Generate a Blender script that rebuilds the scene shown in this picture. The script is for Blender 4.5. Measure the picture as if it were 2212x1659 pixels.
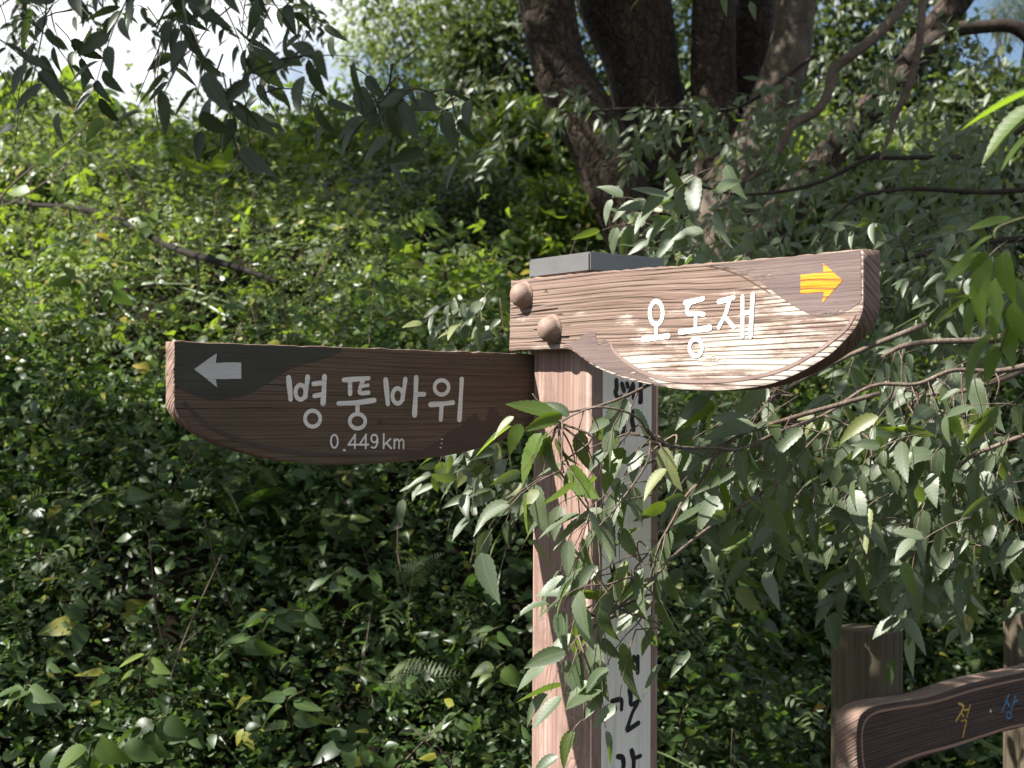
import bpy, bmesh, math
import numpy as np
from mathutils import Matrix, Vector
R = math.radians
rng = np.random.default_rng(7)
for o in list(bpy.data.objects): bpy.data.objects.remove(o)
SC = bpy.context.scene
COL = SC.collection

# ------------------------------------------------------------------ camera
W, H, F = 2212.0, 1659.0, 2940.0          # working pixel grid and focal length in it
CAM = Vector((0, 0, 1.6))
cam = bpy.data.cameras.new('camera'); cam_o = bpy.data.objects.new('camera', cam); COL.objects.link(cam_o)
cam.sensor_width = 36; cam.lens = F / W * 36; cam.clip_end = 500; cam.clip_start = 0.02
PITCH = math.atan((865 - H / 2) / F)
M3 = (Matrix.Rotation(R(90) + PITCH, 3, 'X') @ Matrix.Rotation(R(0.3), 3, 'Z'))
cam_o.matrix_world = Matrix.Translation(CAM) @ M3.to_4x4()
cam.dof.use_dof = True; cam.dof.focus_distance = 2.05; cam.dof.aperture_fstop = 8.5
SC.camera = cam_o

# ------------------------------------------------------------------ sky, sun, exposure
SUN = Vector((-0.955, -0.29, 1.02)).normalized()       # towards the sun
world = bpy.data.worlds.new('World'); SC.world = world; world.use_nodes = True
nt = world.node_tree; nt.nodes.clear()
wo = nt.nodes.new('ShaderNodeOutputWorld'); bg = nt.nodes.new('ShaderNodeBackground')
sky = nt.nodes.new('ShaderNodeTexSky'); sky.sky_type = 'NISHITA'; sky.sun_disc = False
sky.sun_elevation = math.asin(SUN.z); sky.sun_rotation = math.atan2(SUN.x, SUN.y)
sky.air_density = 1.0; sky.dust_density = 1.0; sky.ozone_density = 1.5
tcw = nt.nodes.new('ShaderNodeTexCoord'); cn = nt.nodes.new('ShaderNodeTexNoise')
cn.inputs['Scale'].default_value = 3.2; cn.inputs['Detail'].default_value = 6; cn.inputs['Roughness'].default_value = .55
cr = nt.nodes.new('ShaderNodeValToRGB'); cr.color_ramp.elements[0].position = .46; cr.color_ramp.elements[1].position = .60
mx = nt.nodes.new('ShaderNodeMix'); mx.data_type = 'RGBA'
mx.inputs[7].default_value = (9.5, 9.7, 10.0, 1)
cm = nt.nodes.new('ShaderNodeMapping'); cm.inputs[1].default_value = (12.33, 6.57, 3.69); cm.inputs[3].default_value = (1, 1, 1.8)
nt.links.new(tcw.outputs['Generated'], cm.inputs[0]); nt.links.new(cm.outputs[0], cn.inputs['Vector']); nt.links.new(cn.outputs['Fac'], cr.inputs[0])
nt.links.new(cr.outputs[0], mx.inputs[0]); nt.links.new(sky.outputs[0], mx.inputs[6])
nt.links.new(mx.outputs[2], bg.inputs[0]); bg.inputs[1].default_value = 0.050
nt.links.new(bg.outputs[0], wo.inputs[0])
sl = bpy.data.lights.new('sun', 'SUN'); sl.energy = 5.0; sl.angle = R(0.5); sl.color = (1.0, .955, .88)
so = bpy.data.objects.new('sun', sl); COL.objects.link(so)
so.rotation_euler = (-SUN).to_track_quat('-Z', 'Y').to_euler(); so.location = (-6, -2, 8)
vs = SC.view_settings; vs.view_transform = 'Standard'; vs.look = 'None'; vs.exposure = 1.5; vs.gamma = 1.0
vs.use_curve_mapping = False
SC.cycles.use_denoising = True
SC.cycles.max_bounces = 8; SC.cycles.diffuse_bounces = 4; SC.cycles.transparent_max_bounces = 8
SC.cycles.sample_clamp_indirect = 4.0

# ------------------------------------------------------------------ helpers
def ray(x, y):
    return (M3 @ Vector(((x - W / 2) / F, -(y - H / 2) / F, -1.0)))
def at(x, y, d):                    # point seen at working pixel x, y whose world Y is d
    r = ray(x, y); return CAM + r * (d / r.y)
def project(P):                     # (n,3) -> pixel x, y, depth
    P = np.asarray(P, float) - np.array(CAM); m = np.array(M3)
    c = P @ m
    z = np.maximum(-c[:, 2], 1e-6)
    return W / 2 + c[:, 0] / z * F, H / 2 - c[:, 1] / z * F, -c[:, 2]
def tag(o, label=None, cat=None, group=None, kind=None):
    if label: o['label'] = label
    if cat: o['category'] = cat
    if group: o['group'] = group
    if kind: o['kind'] = kind
    return o
def empty(name, loc=(0, 0, 0), **k):
    o = bpy.data.objects.new(name, None); COL.objects.link(o); o.location = loc; o.empty_display_size = .05
    return tag(o, **k)
def link(name, me, parent=None, mw=None, **k):
    o = bpy.data.objects.new(name, me); COL.objects.link(o)
    if parent is not None:
        o.parent = parent
        o.matrix_parent_inverse = WM(parent).inverted()
    if mw is not None: o.matrix_basis = mw
    return tag(o, **k)
def WM(o):
    m = o.matrix_parent_inverse @ o.matrix_basis
    return WM(o.parent) @ m if o.parent else m
def npmesh(name, V, Fc, mat, UV=None, smooth=True, C=None):
    """V (n,3), Fc (m,3) triangles"""
    V = np.asarray(V, np.float32); Fc = np.asarray(Fc, np.int32)
    me = bpy.data.meshes.new(name)
    me.vertices.add(len(V)); me.vertices.foreach_set('co', V.ravel())
    k = Fc.shape[1]
    me.loops.add(Fc.size); me.loops.foreach_set('vertex_index', Fc.ravel())
    me.polygons.add(len(Fc)); me.polygons.foreach_set('loop_start', np.arange(0, Fc.size, k, dtype=np.int32))
    me.polygons.foreach_set('loop_total', np.full(len(Fc), k, np.int32))
    if smooth: me.polygons.foreach_set('use_smooth', np.ones(len(Fc), bool))
    if UV is not None:
        l = me.uv_layers.new(name='UVMap'); l.data.foreach_set('uv', np.asarray(UV, np.float32)[Fc.ravel()].ravel())
    me.update(calc_edges=True)
    if mat: me.materials.append(mat)
    return me
def catmull(P, n=6):
    P = [np.array(p, float) for p in P]
    if len(P) < 3: 
        return np.array([P[0] + (P[-1] - P[0]) * t for t in np.linspace(0, 1, n + 1)])
    Q = [2 * P[0] - P[1]] + P + [2 * P[-1] - P[-2]]
    out = []
    for i in range(1, len(Q) - 2):
        p0, p1, p2, p3 = Q[i - 1], Q[i], Q[i + 1], Q[i + 2]
        for t in np.arange(n) / n:
            out.append(.5 * (2 * p1 + (p2 - p0) * t + (2 * p0 - 5 * p1 + 4 * p2 - p3) * t * t + (3 * p1 - p0 - 3 * p2 + p3) * t ** 3))
    out.append(Q[-2]); return np.array(out)
def tube_arrays(path, rad, sides=7, wob=0.0, seed=0):
    path = np.asarray(path, float); n = len(path)
    rad = np.broadcast_to(np.asarray(rad, float), (n,)).copy()
    r2 = np.random.default_rng(seed)
    T = np.gradient(path, axis=0); T /= np.linalg.norm(T, axis=1)[:, None] + 1e-9
    up = np.array([0.3, 0.2, 0.93]) if abs(T[0][2]) < .8 else np.array([1., .1, 0.])
    V = []; UV = []
    ph = r2.uniform(0, 6.28, 3); s = 0
    for i in range(n):
        a = np.cross(T[i], up); a /= np.linalg.norm(a); b = np.cross(a, T[i]); up = b
        if i: s += np.linalg.norm(path[i] - path[i - 1])
        th = np.arange(sides) / sides * 2 * math.pi
        rr = rad[i] * (1 + wob * (np.sin(2 * th + ph[0] + i * .3) * .5 + np.sin(3 * th + ph[1] - i * .2) * .35 + np.sin(5 * th + ph[2]) * .2))
        V.append(path[i] + np.cos(th)[:, None] * a * rr[:, None] + np.sin(th)[:, None] * b * rr[:, None])
        UV.append(np.stack([th / 6.28, np.full(sides, s)], 1))
    V = np.concatenate(V); UV = np.concatenate(UV); Fc = []
    for i in range(n - 1):
        for j in range(sides):
            a, b = i * sides + j, i * sides + (j + 1) % sides
            Fc += [(a, b, b + sides), (a, b + sides, a + sides)]
    c0, c1 = len(V), len(V) + 1
    V = np.concatenate([V, path[:1], path[-1:]]); UV = np.concatenate([UV, [[0, 0], [0, s]]])
    for j in range(sides):
        Fc += [(c0, (j + 1) % sides, j), (c1, (n - 1) * sides + j, (n - 1) * sides + (j + 1) % sides)]
    return V, np.array(Fc), UV
class Tubes:
    def __init__(s): s.V, s.F, s.U, s.n = [], [], [], 0
    def add(s, path, rad, sides=6, wob=0., seed=0):
        V, Fc, U = tube_arrays(path, rad, sides, wob, seed)
        s.V.append(V); s.F.append(Fc + s.n); s.U.append(U); s.n += len(V)
    def mesh(s, name, mat): return npmesh(name, np.concatenate(s.V), np.concatenate(s.F), mat, np.concatenate(s.U))

# ------------------------------------------------------------------ node helpers
def newmat(name):
    m = bpy.data.materials.new(name); m.use_nodes = True
    n = m.node_tree; n.nodes.clear(); return m, n
class G:
    def __init__(s, n): s.n = n
    def node(s, t, **k):
        x = s.n.nodes.new(t)
        for a, b in k.items(): setattr(x, a, b)
        return x
    def put(s, sock, v):
        if isinstance(v, bpy.types.NodeSocket): s.n.links.new(v, sock)
        elif v is not None:
            if isinstance(v, (tuple, list)) and len(v) == 3 and sock.type == 'RGBA': v = (*v, 1)
            sock.default_value = v
    def math(s, op, a, b=None, c=None, clamp=False):
        x = s.node('ShaderNodeMath', operation=op); x.use_clamp = clamp
        s.put(x.inputs[0], a); s.put(x.inputs[1], b)
        if c is not None: s.put(x.inputs[2], c)
        return x.outputs[0]
    def mix(s, f, a, b, blend='MIX'):
        x = s.node('ShaderNodeMix', data_type='RGBA', blend_type=blend)
        s.put(x.inputs[0], f); s.put(x.inputs[6], a); s.put(x.inputs[7], b); return x.outputs[2]
    def mapping(s, v, sc=(1, 1, 1), loc=(0, 0, 0)):
        x = s.node('ShaderNodeMapping'); s.put(x.inputs[0], v); s.put(x.inputs[1], loc); s.put(x.inputs[3], sc); return x.outputs[0]
    def noise(s, v, sc=5, det=4, rough=.55, dist=0):
        x = s.node('ShaderNodeTexNoise'); s.put(x.inputs['Vector'], v); s.put(x.inputs['Scale'], sc)
        s.put(x.inputs['Detail'], det); s.put(x.inputs['Roughness'], rough); s.put(x.inputs['Distortion'], dist); return x.outputs['Fac']
    def ramp(s, f, *stops):
        x = s.node('ShaderNodeValToRGB'); e = x.color_ramp.elements
        while len(e) < len(stops): e.new(.5)
        for q, (p, c) in zip(e, stops):
            q.position = p; q.color = (*c, 1) if isinstance(c, (tuple, list)) else (c, c, c, 1)
        s.put(x.inputs[0], f); return x.outputs[0]
    def bump(s, h, st=.5, d=.01, nrm=None):
        x = s.node('ShaderNodeBump'); s.put(x.inputs['Height'], h); s.put(x.inputs['Strength'], st); s.put(x.inputs['Distance'], d)
        if nrm: s.put(x.inputs['Normal'], nrm)
        return x.outputs[0]
    def sep(s, v):
        x = s.node('ShaderNodeSeparateXYZ'); s.put(x.inputs[0], v); return x.outputs
    def comb(s, a, b, c):
        x = s.node('ShaderNodeCombineXYZ'); s.put(x.inputs[0], a); s.put(x.inputs[1], b); s.put(x.inputs[2], c); return x.outputs[0]
    def bsdf(s, col, rough=.6, spec=.4, nrm=None, metal=0):
        x = s.node('ShaderNodeBsdfPrincipled'); s.put(x.inputs['Base Color'], col); s.put(x.inputs['Roughness'], rough)
        s.put(x.inputs['Specular IOR Level'], spec); s.put(x.inputs['Metallic'], metal)
        if nrm: s.put(x.inputs['Normal'], nrm)
        return x.outputs[0]
    def out(s, sh):
        x = s.node('ShaderNodeOutputMaterial'); s.put(x.inputs[0], sh)
    def coord(s, k='Object'): return s.node('ShaderNodeTexCoord').outputs[k]

def leaf_mat(name, dark, light, under, trans, rough=.42, tfac=.36, yellow=None, spec=.5, veins=True, yprob=.93):
    m, n = newmat(name); g = G(n)
    geo = g.node('ShaderNodeNewGeometry'); oi = g.node('ShaderNodeObjectInfo')
    rnd = g.math('FRACT', g.math('ADD', geo.outputs['Random Per Island'], oi.outputs['Random']))
    rnd2 = g.math('FRACT', g.math('MULTIPLY', rnd, 17.31))
    col = g.mix(rnd, dark, light)
    if yellow: col = g.mix(g.math('GREATER_THAN', rnd2, yprob), col, yellow)
    uv = g.coord('UV'); x, y, _ = g.sep(uv)
    ax = g.math('ABSOLUTE', x)
    nrm = None
    if veins:
        mid = g.math('LESS_THAN', ax, .012)
        v = g.math('SINE', g.math('MULTIPLY', g.math('SUBTRACT', y, g.math('MULTIPLY', ax, .7)), 62.0))
        vein = g.math('POWER', g.math('MAXIMUM', v, 0.0), 6.0)
        col = g.mix(g.math('MULTIPLY', mid, .55), col, under)
        col = g.mix(g.math('MULTIPLY', vein, .10), col, under)
        nrm = g.bump(g.math('ADD', g.math('MULTIPLY', vein, -.6), g.math('MULTIPLY', mid, -.8)), .18, .0008)
    if veins:
        sp_ = g.ramp(g.noise(g.mapping(g.comb(x, y, g.math('MULTIPLY', rnd, 40.0)), (9, 6, 1)), 3.0, 4, .6), (.66, 0.), (.72, .75))
        col = g.mix(g.math('MULTIPLY', sp_, g.math('GREATER_THAN', rnd2, .45)), col, (.13, .085, .035))
    blot = g.noise(g.mapping(uv, (6, 3, 1)), 2.0, 3)
    col = g.mix(g.ramp(blot, (.35, .0), (.75, .35)), col, g.mix(.5, dark, (.02, .03, .008)))
    colb = g.mix(geo.outputs['Backfacing'], col, g.mix(.6, col, under))
    rg = g.math('ADD', rough, g.math('MULTIPLY', geo.outputs['Backfacing'], .2))
    p = g.bsdf(colb, rg, spec, nrm)
    t = g.node('ShaderNodeBsdfTranslucent'); g.put(t.inputs[0], g.mix(rnd2, trans, g.mix(.5, trans, light)))
    ms = g.node('ShaderNodeMixShader'); g.put(ms.inputs[0], tfac); g.put(ms.inputs[1], p); g.put(ms.inputs[2], t.outputs[0])
    g.out(ms.outputs[0]); return m
MT = {}
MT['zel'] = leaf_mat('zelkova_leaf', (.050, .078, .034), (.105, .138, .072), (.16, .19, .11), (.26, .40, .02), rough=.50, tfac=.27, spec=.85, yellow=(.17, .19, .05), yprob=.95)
MT['over'] = leaf_mat('shade_darkened_leaf', (.022, .034, .014), (.045, .062, .03), (.08, .10, .05), (.09, .16, .02), rough=.45, tfac=.2, spec=.45)  # leaf colour darkened to stand in for shade at upper left
MT['fresh'] = leaf_mat('fresh_leaf', (.06, .10, .02), (.10, .16, .03), (.15, .19, .07), (.30, .46, .02), rough=.42, tfac=.46)
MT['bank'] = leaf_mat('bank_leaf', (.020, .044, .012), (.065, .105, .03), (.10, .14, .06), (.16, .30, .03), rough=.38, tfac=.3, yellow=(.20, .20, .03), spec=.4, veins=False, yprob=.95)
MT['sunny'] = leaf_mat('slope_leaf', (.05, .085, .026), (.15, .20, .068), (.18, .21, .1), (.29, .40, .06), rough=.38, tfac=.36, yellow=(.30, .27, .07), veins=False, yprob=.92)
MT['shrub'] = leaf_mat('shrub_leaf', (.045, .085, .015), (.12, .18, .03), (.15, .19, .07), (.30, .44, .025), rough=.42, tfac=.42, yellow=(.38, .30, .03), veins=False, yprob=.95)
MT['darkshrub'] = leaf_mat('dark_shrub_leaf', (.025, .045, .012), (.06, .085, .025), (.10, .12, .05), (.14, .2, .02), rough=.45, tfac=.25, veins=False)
MT['far'] = leaf_mat('far_leaf', (.09, .135, .03), (.17, .22, .06), (.16, .2, .1), (.28, .38, .06), rough=.5, tfac=.42, veins=False)
MT['plant'] = leaf_mat('plant_leaf', (.045, .085, .025), (.09, .14, .045), (.15, .19, .09), (.22, .36, .04), rough=.34, tfac=.3, spec=.6)
MT['lime'] = leaf_mat('lime_leaf', (.12, .18, .03), (.20, .26, .05), (.2, .24, .1), (.4, .5, .04), rough=.4, tfac=.4)
MT['fern'] = leaf_mat('fern_leaf', (.07, .10, .035), (.12, .16, .06), (.16, .19, .1), (.3, .38, .08), rough=.45, tfac=.35, veins=False)
MT['orange'] = leaf_mat('orange_leaf', (.5, .22, .02), (.6, .30, .03), (.5, .3, .08), (.6, .3, .02), veins=True)
MT['litter'] = leaf_mat('dead_leaf', (.07, .04, .025), (.16, .095, .055), (.2, .13, .08), (.1, .06, .03), rough=.7, tfac=.1, spec=.2, veins=False)

def bark_mat(name, a, b, c, sc=14, st=.8, dist=.02):
    m, n = newmat(name); g = G(n)
    co = g.coord('Object'); dn = g.node('ShaderNodeTexNoise'); g.put(dn.inputs['Vector'], co); dn.inputs['Scale'].default_value = 7; dn.inputs['Detail'].default_value = 5
    v = g.node('ShaderNodeTexVoronoi', feature='DISTANCE_TO_EDGE'); g.put(v.inputs['Vector'], g.mapping(g.mix(.12, co, dn.outputs['Color']), (sc, sc, sc * .45))); v.inputs['Scale'].default_value = 1
    pl = g.ramp(v.outputs['Distance'], (.0, .45), (.14, 1.))
    n1 = g.noise(co, 9, 6, .65); n2 = g.noise(co, 45, 5, .65)
    col = g.mix(g.ramp(n1, (.35, 0.), (.65, 1.)), a, b)
    col = g.mix(g.ramp(n2, (.55, 0.), (.72, .8)), col, c)
    col = g.mix(g.math('MULTIPLY', g.math('SUBTRACT', 1.0, pl), .75), col, (.018, .012, .009))
    hgt = g.math('ADD', g.math('MULTIPLY', pl, .7), g.math('ADD', g.math('MULTIPLY', n1, .5), g.math('MULTIPLY', n2, .35)))
    g.out(g.bsdf(col, .85, .2, g.bump(hgt, st, dist))); return m
MT['bark'] = bark_mat('tree_bark', (.034, .024, .018), (.064, .047, .036), (.16, .127, .10), 26, 1.0, .02)
MT['bark2'] = bark_mat('smooth_bark', (.085, .066, .05), (.135, .108, .084), (.21, .18, .145), 9, .7, .02)
MT['twig'] = bark_mat('twig_bark', (.12, .085, .065), (.18, .14, .11), (.24, .2, .16), 90, .4, .002)
MT['darktwig'] = bark_mat('dark_twig_bark', (.035, .026, .021), (.06, .047, .038), (.10, .08, .07), 50, .5, .004)
MT['blackbark'] = bark_mat('black_bark', (.012, .010, .008), (.022, .018, .015), (.05, .042, .036), 50, .5, .004)  # near-black bark tone for the fallen branch
MT['greentwig'] = bark_mat('green_stem', (.07, .08, .03), (.11, .12, .05), (.15, .14, .08), 90, .3, .002)

# wood: local x along the grain, y = depth, z up for boards; vertical grain when vert
def wood_mat(name, base, base2, groove, worn=None, wear=(.5, .62), wgrad=None, vert=False, scale=1.0, freq=900., knots=(), gst=.9, gdist=.003, rough=.75, moss=None, spec=.25, gcol=.7, wscale=1.0):
    m, n = newmat(name); g = G(n)
    co = g.coord('Object'); X, Y, Z = g.sep(co)
    if vert: co2 = g.comb(Z, Y, g.math('ADD', X, g.math('MULTIPLY', Y, 1.31)))
    else: co2 = g.comb(X, Y, g.math('ADD', Z, g.math('MULTIPLY', Y, .77)))
    s = scale
    warp = g.noise(g.mapping(co2, (1.1 * s, 3, 5 * s)), 1.0, 2, .45)
    cz = g.sep(co2)[2]
    wv = g.noise(g.mapping(co2, (3.5, 5, 9)), 1.0, 3, .5)
    ring = g.math('ADD', g.math('MULTIPLY', cz, freq), g.math('ADD', g.math('MULTIPLY', warp, freq * .03), g.math('MULTIPLY', wv, 5.0)))
    ring = g.math('ADD', ring, g.math('MULTIPLY', g.noise(g.mapping(co2, (.35, 1, 34)), 1.0, 3, .6), freq * .034))
    for (kx, kz, rx, rz) in knots:
        d2 = g.math('ADD', g.math('POWER', g.math('DIVIDE', g.math('SUBTRACT', Y if vert else X, kx), rx), 2.0), g.math('POWER', g.math('DIVIDE', g.math('SUBTRACT', Z, kz), rz), 2.0))
        ring = g.math('ADD', ring, g.math('MULTIPLY', g.math('POWER', 2.718, g.math('MULTIPLY', d2, -1.0)), 26.0))
    saw = g.math('SINE', ring)
    saw2 = g.math('SINE', g.math('ADD', g.math('MULTIPLY', ring, .437), g.math('MULTIPLY', warp, 23.0)))
    lines = g.math('MULTIPLY', g.math('ADD', g.math('MULTIPLY', saw, .6), g.math('MULTIPLY', saw2, .4)), 1.0)
    fib = g.noise(g.mapping(co2, (7 * s, 60, 260 * s)), 1.0, 5, .6)
    fib2 = g.noise(g.mapping(co2, (3 * s, 10, 42 * s)), 1.0, 4, .55)
    h = g.math('ADD', g.math('MULTIPLY', g.ramp(g.math('MULTIPLY_ADD', lines, .5, .5), (.18, 0.), (.5, 1.)), .6), g.math('ADD', g.math('MULTIPLY', fib, .55), g.math('MULTIPLY', fib2, .5)))
    col = g.mix(g.ramp(fib2, (.3, 0.), (.7, 1.)), base, base2)
    if worn:
        w = g.math('ADD', g.noise(g.mapping(co2, (5 * wscale, 8, 22 * wscale)), 1.0, 6, .68), g.math('MULTIPLY', g.math('SUBTRACT', fib, .5), .32))
        if wgrad:      # (kx, kz, const): wear grows along the board
            w = g.math('ADD', w, g.math('ADD', g.math('MULTIPLY', X, wgrad[0]), g.math('ADD', g.math('MULTIPLY', Z, wgrad[1]), wgrad[2])))
        col = g.mix(g.ramp(w, (wear[0], 0.), (wear[1], 1.)), col, worn)
    col = g.mix(g.ramp(fib, (.30, .55), (.52, 0.)), col, tuple(v * .45 for v in base))
    gl = g.ramp(g.math('MULTIPLY_ADD', lines, .5, .5), (.03, 1.), (.26, 0.))
    gmask = g.math('MULTIPLY', gl, g.ramp(g.noise(g.mapping(co2, (3, 4, 9)), 1.0, 3), (.38, 0.1), (.6, 1.)))
    col = g.mix(g.math('MULTIPLY', gmask, gcol), col, groove)
    # long drying cracks
    ck = g.noise(g.mapping(co2, (1.6 * s, 6, 30 * s), (3.1, 0, 1.7)), 1.0, 2, .4)
    crk = g.ramp(g.math('ABSOLUTE', g.math('SUBTRACT', ck, .5)), (.0, 1.), (.006, 0.))
    crk = g.math('MULTIPLY', crk, g.math('GREATER_THAN', g.noise(g.mapping(co2, (2.5, 2, 4)), 1.0, 1), .54))
    col = g.mix(g.math('MULTIPLY', crk, .85), col, (.02, .013, .01))
    h = g.math('SUBTRACT', h, g.math('MULTIPLY', crk, 1.4))
    if moss:
        mm = g.ramp(g.noise(co, 18, 6, .7), (.52, 0.), (.72, .8)); col = g.mix(mm, col, moss)
    g.out(g.bsdf(col, rough, spec, g.bump(h, gst, gdist))); return m
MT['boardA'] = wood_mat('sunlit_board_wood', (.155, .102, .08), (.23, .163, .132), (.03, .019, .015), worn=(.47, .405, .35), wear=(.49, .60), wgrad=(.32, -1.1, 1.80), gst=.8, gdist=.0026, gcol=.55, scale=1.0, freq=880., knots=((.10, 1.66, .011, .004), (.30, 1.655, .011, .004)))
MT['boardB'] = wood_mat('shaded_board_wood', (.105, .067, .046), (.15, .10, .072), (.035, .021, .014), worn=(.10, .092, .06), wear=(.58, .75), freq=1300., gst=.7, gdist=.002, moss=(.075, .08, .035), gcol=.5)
MT['edge'] = wood_mat('board_edge_wood', (.20, .13, .10), (.27, .185, .145), (.05, .03, .022), worn=(.36, .30, .25), wear=(.55, .72), gst=.8, gdist=.003)
MT['post'] = wood_mat('post_wood', (.235, .150, .122), (.31, .208, .172), (.13, .065, .05), vert=True, scale=.6, gst=.7, gdist=.002, gcol=.75, freq=420., worn=(.40, .30, .255), wear=(.58, .72), moss=(.16, .10, .08), knots=((.032, 1.22, .022, .05), (-.045, 1.075, .026, .045), (-.02, .9, .02, .04)), rough=.62)
MT['post3'] = wood_mat('weathered_post_wood', (.075, .06, .04), (.11, .088, .058), (.035, .025, .017), vert=True, scale=.6, gst=.6, gdist=.002, freq=500.)
MT['board3'] = wood_mat('low_board_wood', (.062, .040, .032), (.09, .060, .048), (.03, .018, .013), gst=.7, gdist=.002, gcol=.5)
MT['stripe3'] = wood_mat('low_board_stripe', (.28, .17, .12), (.34, .21, .15), (.15, .08, .05), gst=.5, gdist=.001)

def paint_mat(name, col, col2, wear_hi=.72, gst=.6, gdist=.002, rough=.6, vert=False, scale=1., chip=.10, stripe=0.):
    m, n = newmat(name); g = G(n)
    co = g.coord('Object'); X, Y, Z = g.sep(co)
    co2 = g.comb(Z, Y, X) if vert else co
    fib = g.noise(g.mapping(co2, (7 * scale, 60, 230 * scale)), 1.0, 5, .62)
    big = g.noise(g.mapping(co2, (6, 8, 14)), 1.0, 5, .65)
    warp = g.noise(g.mapping(co2, (2.2, 3, 6)), 1.0, 3, .5)
    ring = g.math('SINE', g.math('ADD', g.math('MULTIPLY', g.sep(co2)[2], 130), g.math('MULTIPLY', warp, 11.)))
    c = g.mix(g.ramp(big, (.3, 0.), (.7, 1.)), col, col2)
    c = g.mix(g.math('MULTIPLY', g.ramp(fib, (.35, .6), (.5, 0.)), .5), c, tuple(v * .35 for v in col))
    if stripe: c = g.mix(g.math('MULTIPLY', g.ramp(g.math('SINE', g.math('ADD', g.math('MULTIPLY', g.sep(co2)[2], 620.), g.math('MULTIPLY', warp, 40.))), (.55, 0.), (.85, 1.)), stripe), c, (.16, .07, .02))
    h = g.math('ADD', g.math('MULTIPLY', fib, .6), g.math('MULTIPLY', ring, .25))
    p = g.bsdf(c, rough, .3, g.bump(h, gst, gdist))
    wmask = g.math('ADD', g.math('MULTIPLY', g.noise(g.mapping(co2, (9, 20, 34)), 1.0, 6, .72), .7), g.math('MULTIPLY', fib, .3))
    a = g.ramp(wmask, (wear_hi - chip * .2, 1.), (wear_hi, 0.))
    tr = g.node('ShaderNodeBsdfTransparent'); ms = g.node('ShaderNodeMixShader')
    g.put(ms.inputs[0], a); g.put(ms.inputs[1], tr.outputs[0]); g.put(ms.inputs[2], p); g.out(ms.outputs[0]); return m
MT['p_purple'] = paint_mat('purple_brown_paint', (.125, .09, .082), (.16, .116, .108), .60, gst=.7, gdist=.003)
MT['p_line'] = paint_mat('brown_line_paint', (.20, .14, .12), (.25, .18, .16), .64, gst=.6, gdist=.002)
MT['p_yellow'] = paint_mat('yellow_paint', (.74, .23, .012), (.80, .31, .02), .60, gst=1., gdist=.004, stripe=.8)
MT['p_white'] = paint_mat('white_letter_paint', (.82, .81, .79), (.74, .72, .69), .75, gst=.5, gdist=.0015)
MT['p_grey'] = paint_mat('aged_white_paint', (.66, .62, .57), (.76, .72, .67), .665, gst=.5, gdist=.001)
MT['p_arrow'] = paint_mat('worn_grey_paint', (.46, .45, .42), (.55, .53, .50), .60, gst=.6, gdist=.002)
MT['p_moss'] = paint_mat('mossy_dark_paint', (.036, .034, .025), (.055, .054, .038), .70, gst=.6, gdist=.002)
MT['p_dark'] = paint_mat('dark_brown_paint', (.055, .035, .028), (.075, .05, .04), .70, gst=.5, gdist=.002)
MT['p_black'] = paint_mat('black_paint', (.012, .012, .012), (.02, .02, .02), .85, gst=.3, gdist=.001, vert=True)
MT['p_panel'] = paint_mat('white_panel_paint', (.74, .68, .60), (.82, .76, .68), .80, gst=.5, gdist=.0015, vert=True, scale=.5)
MT['p_ochre'] = paint_mat('ochre_paint', (.55, .33, .06), (.62, .40, .1), .70)
MT['p_blue'] = paint_mat('blue_paint', (.05, .22, .42), (.08, .28, .5), .60)
def metal_mat():
    m, n = newmat('galvanised_metal'); g = G(n); co = g.coord('Object')
    nn = g.noise(co, 22, 5, .6); sm = g.noise(g.mapping(co, (3, 3, 60)), 3, 3)
    c = g.mix(nn, (.14, .14, .138), (.21, .21, .205))
    g.out(g.bsdf(c, g.math('MULTIPLY_ADD', sm, .25, .34), .5, g.bump(nn, .1, .002), .55)); return m
MT['metal'] = metal_mat()
def bolt_mat():
    m, n = newmat('painted_bolt'); g = G(n); co = g.coord('Object')
    nn = g.noise(co, 60, 6, .7)
    c = g.mix(g.ramp(nn, (.4, 0.), (.65, 1.)), (.20, .13, .105), (.28, .205, .165))
    c = g.mix(g.ramp(g.noise(co, 150, 3), (.6, 0.), (.7, .7)), c, (.16, .14, .09))
    g.out(g.bsdf(c, .7, .3, g.bump(nn, .6, .002))); return m
MT['bolt'] = bolt_mat()
def soil_mat():
    m, n = newmat('hillside_soil'); g = G(n); co = g.coord('Object')
    a = g.noise(co, 3, 6, .65); b = g.noise(co, 40, 6, .7)
    c = g.mix(a, (.016, .012, .008), (.034, .026, .017)); c = g.mix(g.ramp(b, (.5, 0.), (.75, .8)), c, (.05, .06, .025))
    g.out(g.bsdf(c, .95, .1, g.bump(b, 1., .05))); return m
MT['soil'] = soil_mat()

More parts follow.
